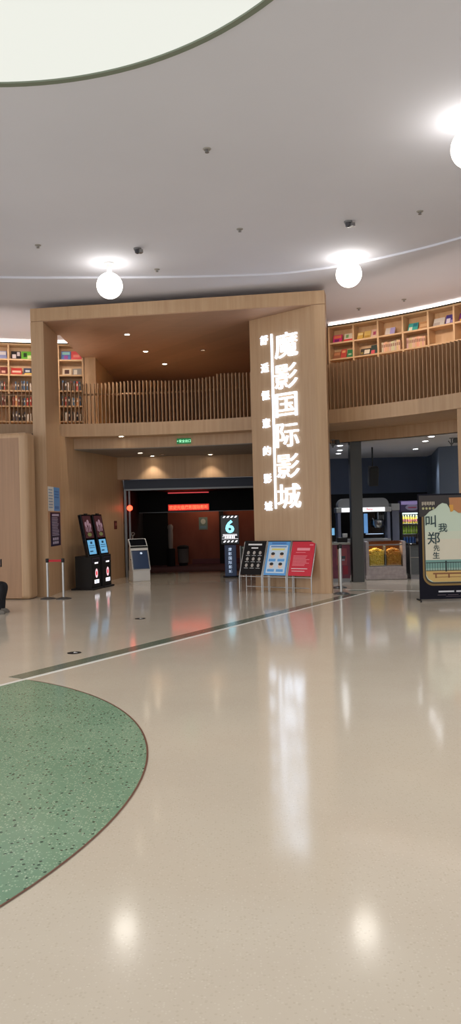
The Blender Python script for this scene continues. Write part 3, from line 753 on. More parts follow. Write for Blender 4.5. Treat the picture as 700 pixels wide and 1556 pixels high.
# ------------------------------------------------------------------ white ticket kiosk
t = thing('ticket_kiosk', 'short white ticket machine with slanted dark screens at the entrance', 'ticket machine', (-2.5, 21.35, 0), R(24))
MB().prism([(-.25, 0), (.25, 0), (.25, .42), (-.25, .42)], 0, .3).build('plinth', 'white', t, .015)
mb = MB()
q = [(-.24, .0, .29), (.24, .0, .29), (.24, .42, .29), (-.24, .42, .29), (-.23, .27, .95), (.23, .27, .95), (.23, .42, .95), (-.23, .42, .95)]
mb.add(q, [(3, 2, 1, 0), (4, 5, 6, 7), (0, 1, 5, 4), (1, 2, 6, 5), (2, 3, 7, 6), (3, 0, 4, 7)]); mb.build('body', 'white', t, .012)
q = [(-.26, -.02, .31), (.26, -.02, .31), (.26, .20, .93), (-.26, .20, .93)]
fr = MB().quadbox(q, .05).build('screen_frame', 'white', t, .012)
s = Sheet(fr, q[0], (1, 0, 0), (0, .22, .62))
sc = s.rects('touch_screen', 'screen_dark', [(.035, .04, .485, .56)], .004)
s.rects('screen_edge', 'black', [(.02, .025, .5, .035), (.02, .56, .5, .575), (.02, .025, .03, .575), (.49, .025, .5, .575)], .003)
s.disc('screen_highlight_icon', 'lit_dim', [(.3, .49, .035, .03)], .006)
q = [(-.26, .2, .96), (.26, .2, .96), (.26, .40, 1.18), (-.26, .40, 1.18)]
fr = MB().quadbox(q, .05).build('head_frame', 'white', t, .012)
s = Sheet(fr, q[0], (1, 0, 0), (0, .20, .22)); s.rects('head_screen', 'glass_dark', [(.03, .03, .49, .27)], .004)
MB().box((0, .24, .945), (.48, .1, .05)).build('printer_bar', 'black', t)
MB().tube([(-.12, .38, 1.17), (-.12, .36, 1.26), (-.1, .33, 1.29)], .012).tube([(-.12 + .045 * math.cos(i * .5236), .34, 1.31 + .045 * math.sin(i * .5236)) for i in range(12)], .008, 8, True).build('camera_ring', 'steel', t)
MB().lathe([(.03, 0), (.03, .02)], 14, (-.245, .16, .6)).build('side_button', 'black', t)

# ------------------------------------------------------------------ number six light box stand
t = thing('sign_stand', 'lit number six light box on a navy pillar stand at the entrance', 'sign stand', (-.03, 22.0, 0), R(-1))
MB().box((0, 0, .02), (.46, .3, .04)).build('base', 'black', t, .006)
MB().box((0, 0, .48), (.33, .16, .88)).build('pillar', 'pillar_blue', t, .01)
for i, ch in enumerate('魔影国际影城'):
    text('pillar_lettering', ch, 'lit_dim', t, (-.01, -.081, .80 - .125 * i), (1, 0, 0), (0, 0, 1), .095, .003, .01)
MB().box((0, 0, .945), (.5, .14, .03)).build('collar', 'black', t)
lb = MB().box((0, 0, 1.365), (.52, .16, .82)).build('light_box', 'black_gloss', t, .01)
text('numeral', '6', 'cyan', lb, (.0, -.081, 1.45), (1, 0, 0), (0, 0, 1), .37, .006, .03, .25)
s = Sheet(lb, (-.26, -.08, .955), (1, 0, 0), (0, 0, 1))
for v in (.045, .745):
    for i in range(4):
        s.poly('clapper_stripe', 'lit_white', [(.06 + .11 * i, v), (.11 + .11 * i, v), (.15 + .11 * i, v + .05), (.10 + .11 * i, v + .05)], .004)
s.rects('caption_lettering', 'lit_white', [(.06, .265, .46, .275), (.03, .14, .49, .148), (.06, .235, .46, .25), (.04, .2, .09, .21)] + [(.11 + .05 * i, .16, .145 + .05 * i, .225) for i in range(6)], .004)

# ------------------------------------------------------------------ slanted display boards
def board(loc, rz, label, m, w=.60):
    t = thing('display_board', label, 'display board', loc, rz, 'slanted display boards on steel stands')
    q = [(0.015, .0, .40), (w - .015, .0, .40), (w - .015, .27, 1.14), (.015, .27, 1.14)]
    pn_ = MB().quadbox(q, .015).build('panel', m, t)
    for x in (0, w):
        MB().tube([(x, 0, 0), (x, 0, .34), (x, .004, .38), (x, .272, 1.13), (x, .285, 1.15), (x, .295, 1.12), (x, .295, 0)], .012).build('leg', 'steel', t, smooth=True)
    MB().tube([(0, 0, .36), (w, 0, .36)], .011).build('front_rail', 'steel', t, smooth=True)
    MB().tube([(0, .29, .1), (w, .29, .1)], .01).build('rear_rail', 'steel', t, smooth=True)
    MB().tube([(0, .275, 1.15), (w, .275, 1.15)], .01).build('top_rail', 'black', t, smooth=True)
    return t, Sheet(pn_, q[0], (1, 0, 0), (0, .27, .74)), w - .03, math.hypot(.27, .74)
bd = Vector((.828, -.561)); b0 = Vector((.167, 17.76)); bz = math.atan2(bd.y, bd.x)
def bpos(i): return (*(b0 + bd * (.635 * i)), 0)
t, s, w, h = board(bpos(0), bz, 'black slanted display board with rows of icons, first of three', 'print_black')
s.rects('printed_lettering', 'print_white', [(.1, .70, .47, .735)]); s.rects('printed_lettering', 'print_white', [(.2, .62, .38, .65)])
for j in range(3): s.rects('printed_lettering', 'print_white', [(.08 + .16 * i, .45 - .15 * j, .19 + .16 * i, .457 - .15 * j) for i in range(3)])
s.disc('printed_icon', colmat('icon_grey', (176, 168, 160)), [(.135 + .16 * i, .52 - .15 * j, .036, .042) for i in range(3) for j in range(3)])
t, s, w, h = board(bpos(1), bz, 'blue and white slanted health notice board, middle of three', 'print_blue')
s.rects('white_field', 'print_lightblue', [(.05, .05, w - .04, .7)])
s.rects('printed_lettering', colmat('notice_blue', (70, 120, 190)), [(.09, .655, .5, .68), (.1, .735, .48, .765)], .005)
s.rects('yellow_band', 'print_yellow', [(.12, .585, .46, .625)], .005)
s.rects('caption_block', 'print_blue', [(.08, .32, .26, .38), (.31, .32, .49, .38), (.08, .08, .26, .14), (.31, .08, .49, .14)], .005)
for u in (.17, .4):
    for v in (.22, .46):
        s.disc('printed_face', 'print_skin', [(u, v, .055, .06)], .005); s.disc('printed_hair', colmat('hair_black', (40, 30, 30)), [(u, v + .04, .05, .035)], .007)
t, s, w, h = board(bpos(2), bz, 'red slanted display board with white text, third of three', 'red')
s.rects('printed_lettering', 'print_pink', [(.14, .58, .46, .64), (.12, .53, .36, .54), (.44, .70, .53, .72)] + lines(.07, .5, .22, .47, 9, .35, .3))
s.rects('printed_lettering', 'print_white', [(.06, .155, .46, .168), (.08, .1, .4, .11)], .004)
# a small dark board behind
t = thing('display_board', 'small dark menu board on thin legs behind the black slanted board', 'display board', (.36, 21.0, 0), R(-4))
MB().box((.02, 0, .72), (.26, .02, .4)).build('panel', colmat('dark_green_board', (34, 42, 38), .4), t)
for x in (-.12, .16): MB().tube([(x, .01, 0), (x, .01, .93)], .01).build('leg', 'steel', t)
s = Sheet(t, (-.11, -.01, .52), (1, 0, 0), (0, 0, 1)); s.rects('printed_lettering', colmat('pale_green_print', (150, 180, 160)), [(.04, .34, .22, .37), (.06, .28, .2, .3)])

# ------------------------------------------------------------------ corridor things
t = thing('wall_poster', 'small pale green notice on the red corridor wall', 'poster', (-1.18, 28.49, 1.27))
s = Sheet(t, (0, 0, 0), (1, 0, 0), Z3); s.root = s.rects('sheet', colmat('notice_green', (120, 150, 140)), [(0, 0, .32, .46)], 0)
s.disc('printed_icon', colmat('notice_pale', (206, 222, 212)), [(.16, .3, .09, .1)], .004); s.rects('printed_lettering', colmat('notice_blue_pale', (120, 160, 180)), [(.04, .05, .28, .14)], .004)
t = thing('dispenser', 'slim pale upright unit standing by the dark corridor wall', 'dispenser', (-2.17, 27.6, 0))
MB().lathe([(.15, 0), (.15, .62), (.13, .64)], 20).build('pedestal', 'dark', t)
MB().lathe([(.07, .64), (.08, .68), (.09, 1.1), (.085, 1.3), (.1, 1.36), (.1, 1.44), (.05, 1.5)], 18).build('upper_unit', colmat('pale_unit', (180, 168, 158)), t, smooth=True)
t = thing('bin', 'grey bin on the corridor floor beside the slim pale unit', 'bin', (-1.74, 27.75, 0))
MB().lathe([(.16, .1), (.19, .12), (.2, .6), (.21, .62)], 20).build('body', colmat('bin_grey', (120, 112, 106)), t, smooth=True)
MB().lathe([(.15, 0), (.16, .1)], 20).build('foot', 'dark', t)
MB().lathe([(.215, .615), (.2, .7), (.1, .74)], 20).build('lid', 'dark', t, smooth=True)

# ------------------------------------------------------------------ snack shop
t = thing('counter', 'plum fronted snack counter with pale top beside the sign wall', 'counter', (2.72, 19.6, 0))
MB().box((-.05, .35, .52), (.68, .7, .86)).build('body', 'purple', t)
MB().box((-.05, .37, .045), (.66, .66, .09)).build('toe_kick', 'steel_dull', t)
MB().box((-.05, .33, .975), (.70, .78, .05)).build('worktop', colmat('pale_worktop', (150, 148, 140), .3), t, .006)
s = Sheet(t, (-.39, 0, .09), (1, 0, 0), Z3)
s.rects('printed_lettering', colmat('plum_print', (190, 160, 176)), lines(.06, .24, .42, .62, 4, .5, .4))
s.rects('picture_panel', colmat('plum_picture', (150, 70, 80)), [(.34, .34, .6, .76)])
s.rects('picture_band', colmat('dark_teal_print', (40, 60, 72)), [(.36, .5, .56, .57)], .004); s.rects('picture_band', colmat('pale_blue_grey', (150, 160, 180)), [(.38, .45, .54, .49)], .004)
s.rects('picture_band', colmat('crimson_print', (150, 24, 54)), [(.5, .1, .62, .32)], .004)
t = thing('cash_register', 'dark till box on the plum snack counter', 'till', (2.86, 19.9, 1.0))
MB().box((0, 0, .06), (.24, .3, .12)).build('body', 'black', t, .01)
MB().box((.09, .1, .17), (.12, .12, .1)).build('receipt_printer', 'white', t, .01)
t = thing('monitor', 'small lit blue screen on a stand on the plum counter', 'monitor', (2.57, 19.8, 1.0))
MB().box((0, .02, .28), (.2, .02, .2)).build('bezel', 'black', t)
MB().box((0, .005, .28), (.18, .008, .18)).build('screen', 'screen_blue', t)
MB().tube([(0, .03, 0), (0, .03, .2)], .012).build('stand', 'black', t); MB().box((0, .03, .006), (.12, .12, .012)).build('foot', 'black', t)

t = thing('popcorn_cabinet', 'stone framed glass popcorn display counter between column and grey counter', 'display counter', (3.99, 19.95, 0), R(-4))
MB().box((0, .3, .17), (1.02, .62, .34)).build('plinth', 'stone', t, .006)
MB().box((0, .02, .06), (1.06, .1, .1)).build('kick_step', 'stone', t, .006)
for sx in (-1, 1): MB().box((sx * .47, .3, .66), (.08, .62, .66)).build('side_post', 'stone', t, .004)
MB().box((0, .58, .66), (.86, .04, .66)).build('back_panel', 'amber_glass', t)
MB().box((0, .42, .97), (.86, .3, .03)).build('top_shelf', 'amber_glass', t)
MB().box((0, .03, .62), (.84, .012, .54)).build('glass_front', 'glass', t)
MB().box((0, .3, .62), (.02, .5, .48)).build('divider', 'steel_dull', t)
MB().box((0, .03, .90), (.86, .03, .03)).build('top_rail', 'alu', t)
l = bpy.data.lights.new('cabinet_glow', 'AREA'); l.energy = 2.6; l.color = (1, .78, .48); l.shape = 'RECTANGLE'; l.size = .8; l.size_y = .2
lo = bpy.data.objects.new('cabinet_glow', l); COL.objects.link(lo); lo.parent = t; lo.location = (0, .3, .94)
def pile(x0, x1, m, label, seed):
    rnd = random.Random(seed); mb = MB()
    ico = bmesh.new(); bmesh.ops.create_icosphere(ico, subdivisions=1, radius=1); iv = [v.co.copy() for v in ico.verts]; jf = [tuple(v.index for v in f.verts) for f in ico.faces]; ico.free()
    mb.box(((x0 + x1) / 2, .31, .505), (x1 - x0 - .03, .42, .3))
    for i in range(520):
        x = rnd.uniform(x0 + .032, x1 - .032)
        if i < 260: y = .075 + rnd.uniform(0, .025); z = rnd.uniform(.375, .72)
        else: y = rnd.uniform(.08, .52); z = .68 + .09 * math.exp(-((x - (x0 + x1) / 2) / .16) ** 2) + rnd.uniform(-.02, .03)
        r = rnd.uniform(.014, .022); q = Matrix.Rotation(rnd.uniform(0, 6), 3, 'Z') @ Matrix.Rotation(rnd.uniform(0, 6), 3, 'X')
        mb.add([Vector((x, y, z)) + q @ Vector((v.x * r, v.y * r * .8, v.z * r * 1.2)) for v in iv], jf)
    o = mb.build('popcorn', m, None); o.matrix_world = Matrix.Translation((3.99, 19.95, 0)) @ Matrix.Rotation(R(-4), 4, 'Z')
    tag(o, label, 'popcorn', None, 'stuff')
pile(-.42, -.02, 'popcorn', 'yellow popcorn heaped behind glass, compartment nearer the column', 1)
pile(.02, .42, 'caramel', 'caramel popcorn heaped behind glass, compartment nearer the grey counter', 2)

t = thing('counter', 'dark grey panelled counter with black top beside the popcorn display', 'counter', (5.3, 19.85, 0), R(-4))
MB().box((0, .35, .5), (1.4, .7, .76)).build('body', 'panel_grey', t)
MB().box((0, .36, .06), (1.36, .66, .12)).build('toe_kick', colmat('pale_kick', (150, 148, 150)), t)
MB().box((0, .33, .895), (1.44, .78, .03)).build('worktop', 'black_gloss', t, .004)
MB().box((0, -.005, .56), (1.4, .012, .02)).build('trim_line', 'steel', t)
MB().box((-.69, -.004, .5), (.02, .012, .76)).build('edge_trim', 'steel_dull', t)
def bottle(x, y, z, h, r, liquid, cap, label_c, label, group, name='drink_bottle'):
    t = thing(name, label, 'bottle', (x, y, z), 0, group)
    MB().lathe([(r * .9, 0), (r, .01), (r, h * .62), (r * .45, h * .84), (r * .4, h * .93)], 12).build('bottle_body', liquid, t, smooth=True)
    MB().lathe([(r * .44, h * .93), (r * .44, h)], 10).build('cap', cap, t)
    MB().lathe([(r * 1.02, h * .22), (r * 1.02, h * .5)], 12).build('label_band', label_c, t, smooth=True)
    return t
cola = colmat('cola', (30, 16, 14), .15)
bottle(4.82, 19.98, .91, .27, .04, cola, colmat('cap_black', (20, 20, 20)), colmat('label_dark', (90, 84, 84)), 'dark bottle on the grey counter, nearer the popcorn display', 'dark bottles on the grey counter')
bottle(4.95, 19.95, .91, .27, .045, cola, colmat('cap_black', (20, 20, 20)), colmat('label_dark', (90, 84, 84)), 'dark bottle on the grey counter, farther from popcorn display', 'dark bottles on the grey counter')

t = thing('back_counter', 'dark back counter carrying the popcorn machine behind the column', 'counter', (3.65, 21.7, 0))
MB().box((0, .4, .43), (2.5, .8, .86)).build('body', colmat('charcoal_laminate', (44, 44, 48), .4), t)
MB().box((0, .39, .875), (2.54, .84, .03)).build('worktop', 'steel_dull', t)
t = thing('popcorn_machine', 'large grey popcorn machine with rounded hood and lit sign', 'popcorn machine', (3.78, 21.85, .89))
MB().box((0, .25, .06), (1.5, .5, .12)).build('base', 'steel_dull', t, .01)
mb = MB(); prof = [(-.72, 1.0)] + [(-.54 - .18 * math.cos(R(a)), 1.07 + .2 * math.sin(R(a))) for a in range(0, 91, 15)] + [(.54 + .18 * math.cos(R(a)), 1.07 + .2 * math.sin(R(a))) for a in range(90, -1, -15)] + [(.72, 1.0)]
n = len(prof)
mb.add([(x, .02, z) for x, z in prof] + [(x, .5, z) for x, z in prof], [tuple(range(n)), tuple(range(2 * n - 1, n - 1, -1))] + [(i, n + i, n + (i + 1) % n, (i + 1) % n) for i in range(n)])
mb.build('hood', 'alu', t, smooth=True)
MB().box((0, .25, .94), (1.56, .52, .14)).build('fascia', 'steel_dull', t, .008)
MB().box((-.02, -.02, .945), (1.22, .04, .115)).build('light_sign', mat('machine_sign', (1, 1, 1, 1), .4, emit=(.95, .97, 1, 1), es=.72), t)
text('sign_lettering', 'Baby', 'logo_red', t, (.16, -.041, .945), (1, 0, 0), (0, 0, 1), .09, .003, .01)
MB().box((0, .46, .5), (1.4, .06, .78)).build('back_panel', 'black_gloss', t)
for x in (-.7, .7): MB().box((x, .25, .5), (.08, .5, .78)).build('side_panel', colmat('slate_side', (96, 100, 118), .35), t)
MB().box((.1, .3, .55), (.1, .06, .56)).build('lit_panel', mat('machine_blue', srgb(60, 90, 130), .3, emit=srgb(110, 165, 225), es=.45), t)
MB().box((.36, .38, .24), (.5, .05, .02)).build('lit_shelf', 'lit_dim', t)
MB().lathe([(.1, .42), (.16, .5), (.16, .62), (.12, .66)], 20, (.45, .25, 0)).build('kettle', 'steel', t, smooth=True)
MB().tube([(.45, .25, .66), (.45, .25, .86)], .02).tube([(.36, .2, .55), (.26, .12, .7)], .012).build('kettle_arm', 'steel', t)
for i in range(4): MB().tube([(.52 + .04 * i, .42, .45), (.52 + .04 * i, .42, .78)], .01).build('rod', 'steel', t)
t = thing('control_box', 'grey box unit beside the popcorn machine hood', 'machine', (4.72, 22.1, .89))
MB().box((0, .15, .45), (.2, .4, .9)).build('lower_body', colmat('slate_side', (96, 100, 118), .35), t, .008)
MB().box((0, .15, 1.0), (.24, .44, .2)).build('head', 'steel_dull', t, .008)

t = thing('drinks_fridge', 'glass door drinks fridge with violet header in the snack shop', 'fridge', (5.29, 22.5, 0), R(-6))
for sx in (-1, 1): MB().box((sx * .305, .33, .86), (.03, .66, 1.72)).build('side_panel', 'black', t)
MB().box((0, .645, .86), (.6, .03, 1.72)).build('back_panel', colmat('fridge_inner', (150, 160, 165)), t)
MB().box((0, .33, .15), (.6, .66, .3)).build('base', 'black', t)
MB().box((0, .33, 1.9), (.64, .66, .34)).build('header', colmat('violet_header', (64, 54, 92), .3), t, .01)
s = Sheet(t, (-.32, 0, 1.73), (1, 0, 0), Z3)
s.disc('header_logo', colmat('header_pale', (150, 142, 170)), [(.34, .14, .2, .09)], .004); s.rects('header_lettering', colmat('header_red', (170, 60, 90)), [(.22, .12, .46, .15)], .006)
s.rects('header_band', mat('header_lit', srgb(140, 128, 170), .3, emit=srgb(120, 105, 150), es=.35), [(.02, .22, .62, .32)], .004)
MB().box((0, .05, 1.70), (.58, .08, .05)).build('light_bar', mat('fridge_light', (1, 1, 1, 1), .3, emit=(.85, 1, .98, 1), es=.8), t)
for i, z in enumerate((1.40, 1.10, .80, .5)): MB().box((0, .34, z - .01), (.58, .5, .015)).build('shelf', 'white', t)
MB().box((0, .01, 1.02), (.56, .012, 1.4)).build('glass_door', 'glass', t)
MB().box((.29, -.005, 1.02), (.03, .03, 1.42)).box((-.29, -.005, 1.02), (.03, .03, 1.42)).box((0, -.005, 1.73), (.6, .03, .03)).build('door_frame', 'black', t)
MB().tube([(.27, -.03, .9), (.27, -.05, .95), (.27, -.05, 1.15), (.27, -.03, 1.2)], .01).build('handle', 'steel', t)
l = bpy.data.lights.new('fridge_glow', 'AREA'); l.energy = 2.2; l.color = (.9, 1, .95); l.shape = 'RECTANGLE'; l.size = .5; l.size_y = .08
lo = bpy.data.objects.new('fridge_glow', l); COL.objects.link(lo); lo.parent = t; lo.location = (0, .07, 1.67); lo.rotation_euler = (R(35), 0, 0)
FM = Matrix.Translation((5.29, 22.5, 0)) @ Matrix.Rotation(R(-6), 4, 'Z')
def fpos(x, y, z): v = FM @ Vector((x, y, z)); return v
for i in range(6):
    v = fpos(-.23 + .075 * i, .16, 1.398)
    bottle(v.x, v.y, v.z, .25, .031, colmat('amber_drink', (232, 196, 70), .2), colmat('cap_white', (236, 232, 220)), colmat('label_pinkred', (214, 120, 130)), 'amber drink bottle with pale cap on the top fridge shelf', 'amber bottles on the top fridge shelf')
for i in range(6):
    v = fpos(-.23 + .075 * i, .16, 1.098)
    bottle(v.x, v.y, v.z, .25, .033, colmat('lime_drink', (168, 214, 50), .2), colmat('cap_green', (60, 90, 30)), colmat('label_lime', (214, 232, 120)), 'lime green drink bottle on the second fridge shelf', 'lime green bottles on the second fridge shelf')
for i in range(3):
    v = fpos(.21, .16 + .1 * i, 1.398); bottle(v.x, v.y, v.z, .22, .03, colmat('pale_drink', (180, 190, 200), .2), colmat('cap_white', (236, 232, 220)), colmat('label_grey', (130, 140, 170)), 'pale grey drink bottle at the end of the top fridge shelf', 'pale bottles on the top fridge shelf')
for i in range(5):
    v = fpos(-.22 + .085 * i, .15, .798)
    t2 = thing('drink_can', 'blue drink can on the third fridge shelf', 'can', v, 0, 'blue cans on the third fridge shelf')
    MB().lathe([(.03, 0), (.036, .01), (.036, .19), (.028, .21)], 14).build('can_body', colmat('can_blue', (70, 110, 190), .25), t2, smooth=True)
    MB().lathe([(.028, .21), (.028, .213)], 14).build('can_lid', 'steel', t2)

# speaker hung under the shop ceiling, small fixtures
t = thing('speaker', 'black speaker hanging from the shop ceiling beside the black column', 'speaker', (3.95, 21.2, 2.75))
MB().box((0, 0, 0), (.26, .26, .52), m=Matrix.Rotation(R(18), 3, 'X')).build('cabinet', 'black', t, .02)
MB().tube([(0, .05, .2), (0, .05, .8)], .02).build('ceiling_arm', 'black', t)
MB().box((0, -.13, .03), (.2, .02, .42), m=Matrix.Rotation(R(18), 3, 'X')).build('grille', 'dark', t)
for x, y, lab in [(2.54, 18.8, 'dark jointed ceiling fixture right beside the sign wall'), (5.52, 19.1, 'dark round ceiling fixture near the wooden column')]:
    t = thing('track_lamp', lab, 'ceiling fixture', (x, y, 3.55))
    MB().lathe([(.05, -.02), (.05, 0)], 16).build('mount', 'grey', t)
    MB().tube([(0, 0, 0), (0, 0, -.2)], .014).tube([(0, 0, -.17), (.1, -.03, -.06)], .012).tube([(0, 0, -.17), (-.07, .02, -.07)], .012).build('arm', 'column', t)
    MB().lathe([(.03, -.03), (.06, -.02), (.07, .05), (.05, .09)], 16, (.1, -.03, -.1)).build('lamp_head', 'column', t, smooth=True)

# ------------------------------------------------------------------ film poster standee
t = thing('poster_standee', 'tall dark film poster standee with golden window frame and beach bench', 'poster stand', (3.63, 14.93, 0), R(-1))
W, HH = 1.6, 2.08
MB().box((W / 2, .02, HH / 2 + .02), (W, .03, HH - .04)).build('panel', mat('standee_navy', srgb(18, 18, 30), .6, spec=.15), t); pn_ = t.children[0]
MB().tube([(-.02, -.16, .012), (.02, .0, .02), (.02, .35, .012)], .014).build('foot', 'black', t)
MB().tube([(W - .02, -.16, .012), (W - .02, .0, .02), (W - .02, .35, .012)], .014).build('foot', 'black', t)
MB().tube([(.1, .04, 1.7), (.1, .34, .02)], .012).build('back_strut', 'black', t)
s = Sheet(pn_, (0, .005, 0), (1, 0, 0), Z3)
def rr(u0, v0, u1, v1, r, n=8):
    out = []
    for cx, cy, a0 in ((u1 - r, v0 + r, -90), (u1 - r, v1 - r, 0), (u0 + r, v1 - r, 90), (u0 + r, v0 + r, 180)):
        out += [(cx + r * math.cos(R(a0 + 90 * i / n)), cy + r * math.sin(R(a0 + 90 * i / n))) for i in range(n + 1)]
    return out
s.poly('golden_frame', colmat('golden_print', (128, 100, 46), .35), rr(.07, .30, 1.52, 1.95, .2), .003)
s.poly('frame_line', colmat('frame_dark', (58, 50, 40)), rr(.10, .335, 1.49, 1.93, .18), .005)
s.poly('sky_print', colmat('poster_sky', (190, 205, 186)), rr(.125, .37, 1.465, 1.9, .16), .007)
s.rects('sky_band', colmat('poster_sky_pale', (206, 200, 180)), [(.126, .80, 1.464, 1.2)], .008)
s.rects('sky_band', colmat('poster_sky_low', (198, 204, 184)), [(.126, 1.2, 1.464, 1.35)], .0075)
s.rects('sea_print', colmat('poster_sea', (110, 150, 142)), [(.126, .62, 1.464, .80)], .009)
s.rects('sea_band', colmat('poster_sea_pale', (140, 168, 156)), [(.126, .58, 1.464, .64)], .0095)
s.poly('sand_print', colmat('poster_sand', (196, 164, 100)), [(.125, .6), (1.464, .6), (1.464, .48), (1.40, .375), (.27, .375), (.165, .44), (.126, .53)], .010)
s.rects('railing_print', colmat('poster_rail', (40, 52, 52)), [(.13, .74, 1.46, .755), (.13, .585, 1.46, .598), (.50, .57, .53, .78)] + [(.15 + .05 * i, .59, .157 + .05 * i, .75) for i in range(26)], .012)
s.rects('bench_print', colmat('poster_bench', (130, 84, 52)), [(.26, .52, 1.1, .55), (.3, .45, .33, .52), (.55, .45, .58, .52), (.3, .46, 1.1, .47)], .013)
s.poly('dark_cliff_print', colmat('poster_cliff', (44, 38, 38)), [(.02, 2.05), (1.56, 2.05), (1.56, 1.76), (1.2, 1.80), (.62, 1.78), (.56, 1.88), (.47, 1.9), (.40, 1.86), (.33, 1.79), (.22, 1.74), (.14, 1.66), (.09, 1.64), (.02, 1.64)], .014)
s.poly('tan_rock_print', colmat('poster_tan', (176, 120, 74)), [(.60, 2.0), (1.5, 2.0), (1.5, 1.73), (1.2, 1.74), (.95, 1.70), (.78, 1.70), (.70, 1.76), (.62, 1.74)], .016)
s.poly('amber_rock_print', colmat('poster_amber', (206, 150, 60)), [(.60, 1.86), (.68, 1.86), (.68, 1.74), (.63, 1.72)], .018)
for ch, u, v, hh in [('叫', .24, 1.55, .23), ('我', .47, 1.42, .17), ('郑', .29, 1.22, .24), ('先', .34, 1.03, .12), ('生', .33, .89, .13)]:
    text('title_lettering', ch, {'叫': 'ink'}.get(ch, 'ink') if 'ink' in M else (M.update(ink=mat('poster_ink', srgb(36, 62, 64), .5)) or 'ink'), pn_, s.P(u, v, .013), (1, 0, .0), (0, 0, 1), hh, .002, .012)
s.rects('top_lettering', colmat('poster_cream', (206, 196, 176)), [(.08 + .032 * i, 1.86 + .01 * (i % 2), .094 + .032 * i, 1.93) for i in range(8)], .017)
s.disc('top_lettering', colmat('poster_olive', (170, 170, 120)), [(.10 + .065 * i, 1.80, .022, .024) for i in range(4)], .017)
s.rects('credit_lettering', colmat('poster_credit', (200, 200, 206)), [(.36, .17, .66, .2), (.7, .17, 1.1, .2)], .004)
s.rects('credit_lettering', colmat('poster_credit_dim', (110, 96, 104)), [(.34, .115, .5, .122), (.54, .115, .74, .122), (.78, .115, 1.2, .122), (.5, .085, 1.3, .09)], .004)

# ------------------------------------------------------------------ floor stickers
for x, y, lab in [(-1.62, 13.43, 'black round floor sticker nearer the entrance'), (-2.1, 10.14, 'black round floor sticker beside the green strip')]:
    t = thing('floor_sticker', lab, 'floor sticker', (x, y, 0), 0, 'round floor stickers')
    MB().lathe([(.092, 0), (.092, .003)], 28).build('disc', 'print_black', t)
    MB().box((.015, 0, .0036), (.05, .025, .0012)).box((.0, .03, .0036), (.02, .03, .0012)).build('printed_mark', 'print_white', t)

# ------------------------------------------------------------------ seated person at the frame edge
bx = -5.02
t = thing('bench', 'black bench at the frame edge carrying the seated person', 'bench', (bx + .05, 14.72, 0))
MB().box((0, 0, .335), (.5, .9, .07)).build('seat', 'black', t, .015)
for sx in (-1, 1):
    for sy in (-1, 1): MB().tube([(sx * .2, sy * .38, 0), (sx * .2, sy * .38, .3)], .018).build('leg', 'steel', t)
def skin(name, pts, edges, radii, m, parent=None, sub=2):
    me = bpy.data.meshes.new(name); me.from_pydata(pts, edges, []); me.update(); me.materials.append(m)
    o = bpy.data.objects.new(name, me); COL.objects.link(o)
    md = o.modifiers.new('skin', 'SKIN'); md.use_smooth_shade = True
    for v, r in zip(me.skin_vertices[0].data, radii): v.radius = (r, r) if not isinstance(r, tuple) else r
    me.skin_vertices[0].data[0].use_root = True
    sd = o.modifiers.new('sub', 'SUBSURF'); sd.levels = sub; sd.render_levels = sub
    if parent: o.parent = parent
    return o
pr = thing('person', 'person in black seated at the frame edge, knee forward', 'person', (bx, 14.72, 0))
sk_ = mat('skin', srgb(206, 160, 132), .5); cl = mat('black_clothes', srgb(22, 22, 28), .8); den = mat('dark_trousers', srgb(24, 26, 34), .8)
pts, ed, rd = [], [], []
def chain(start, lst):
    prev = start
    for q, r in lst:
        pts.append(q); rd.append(r)
        if prev is not None: ed.append((prev, len(pts) - 1))
        prev = len(pts) - 1
    return prev
pel = chain(None, [((0, 0, .54), (.13, .15))])
ch_ = chain(pel, [((.02, 0, .72), (.11, .14)), ((.06, 0, .94), (.12, .16)), ((.09, 0, 1.06), (.07, .08)), ((.11, 0, 1.13), .05)])
chest = 2
for sy in (-1, 1):
    chain(chest, [((.07, sy * .17, 1.02), .06), ((.30, sy * .22, .72), .048), ((.40, sy * .2, .74), .042) , ((.52, sy * .1, .87), .034)])
    chain(pel, [((.06, sy * .1, .53), .1), ((.3, sy * .13, .545), .085), ((.63, sy * .14, .54), .066), ((.65, sy * .14, .49), .06), ((.60, sy * .14, .28), .052), ((.58, sy * .14, .12), .042)])
body = skin('body', pts, ed, rd, cl, pr)
# head with face
hd = MB(); prof = []
for i in range(13):
    a = math.pi * i / 12; prof.append((.078 * math.sin(a) + 1e-3, -.115 * math.cos(a)))
hd.lathe(prof, 20, (.16, 0, 1.23)); hd.lathe([(.005, -.03), (.016, -.02), (.012, .02), (.004, .03)], 8, (.242, 0, 1.22))
hd.box((.226, 0, 1.175), (.02, .045, .012))
for sy in (-1, 1): hd.lathe([(.004, -.03), (.014, -.01), (.016, .015), (.005, .03)], 8, (.155, sy * .08, 1.225))
hd.tube([(.10, 0, 1.08), (.145, 0, 1.16)], .05); hd.build('head', sk_, pr, smooth=True)
e = MB()
for sy in (-1, 1): e.lathe([(.001, -.009), (.01, 0), (.001, .009)], 8, (.228, sy * .03, 1.24))
e.build('eye', 'black', pr)
hr = MB(); hr.lathe([(.086, -.01), (.088, .03), (.075, .08), (.04, .115), (.004, .128)], 20, (.145, 0, 1.235)); hr.lathe([(.06, -.1), (.07, -.04), (.075, .0)], 16, (.12, 0, 1.24)); hr.build('hair', colmat('hair_black', (26, 22, 22)), pr, smooth=True)
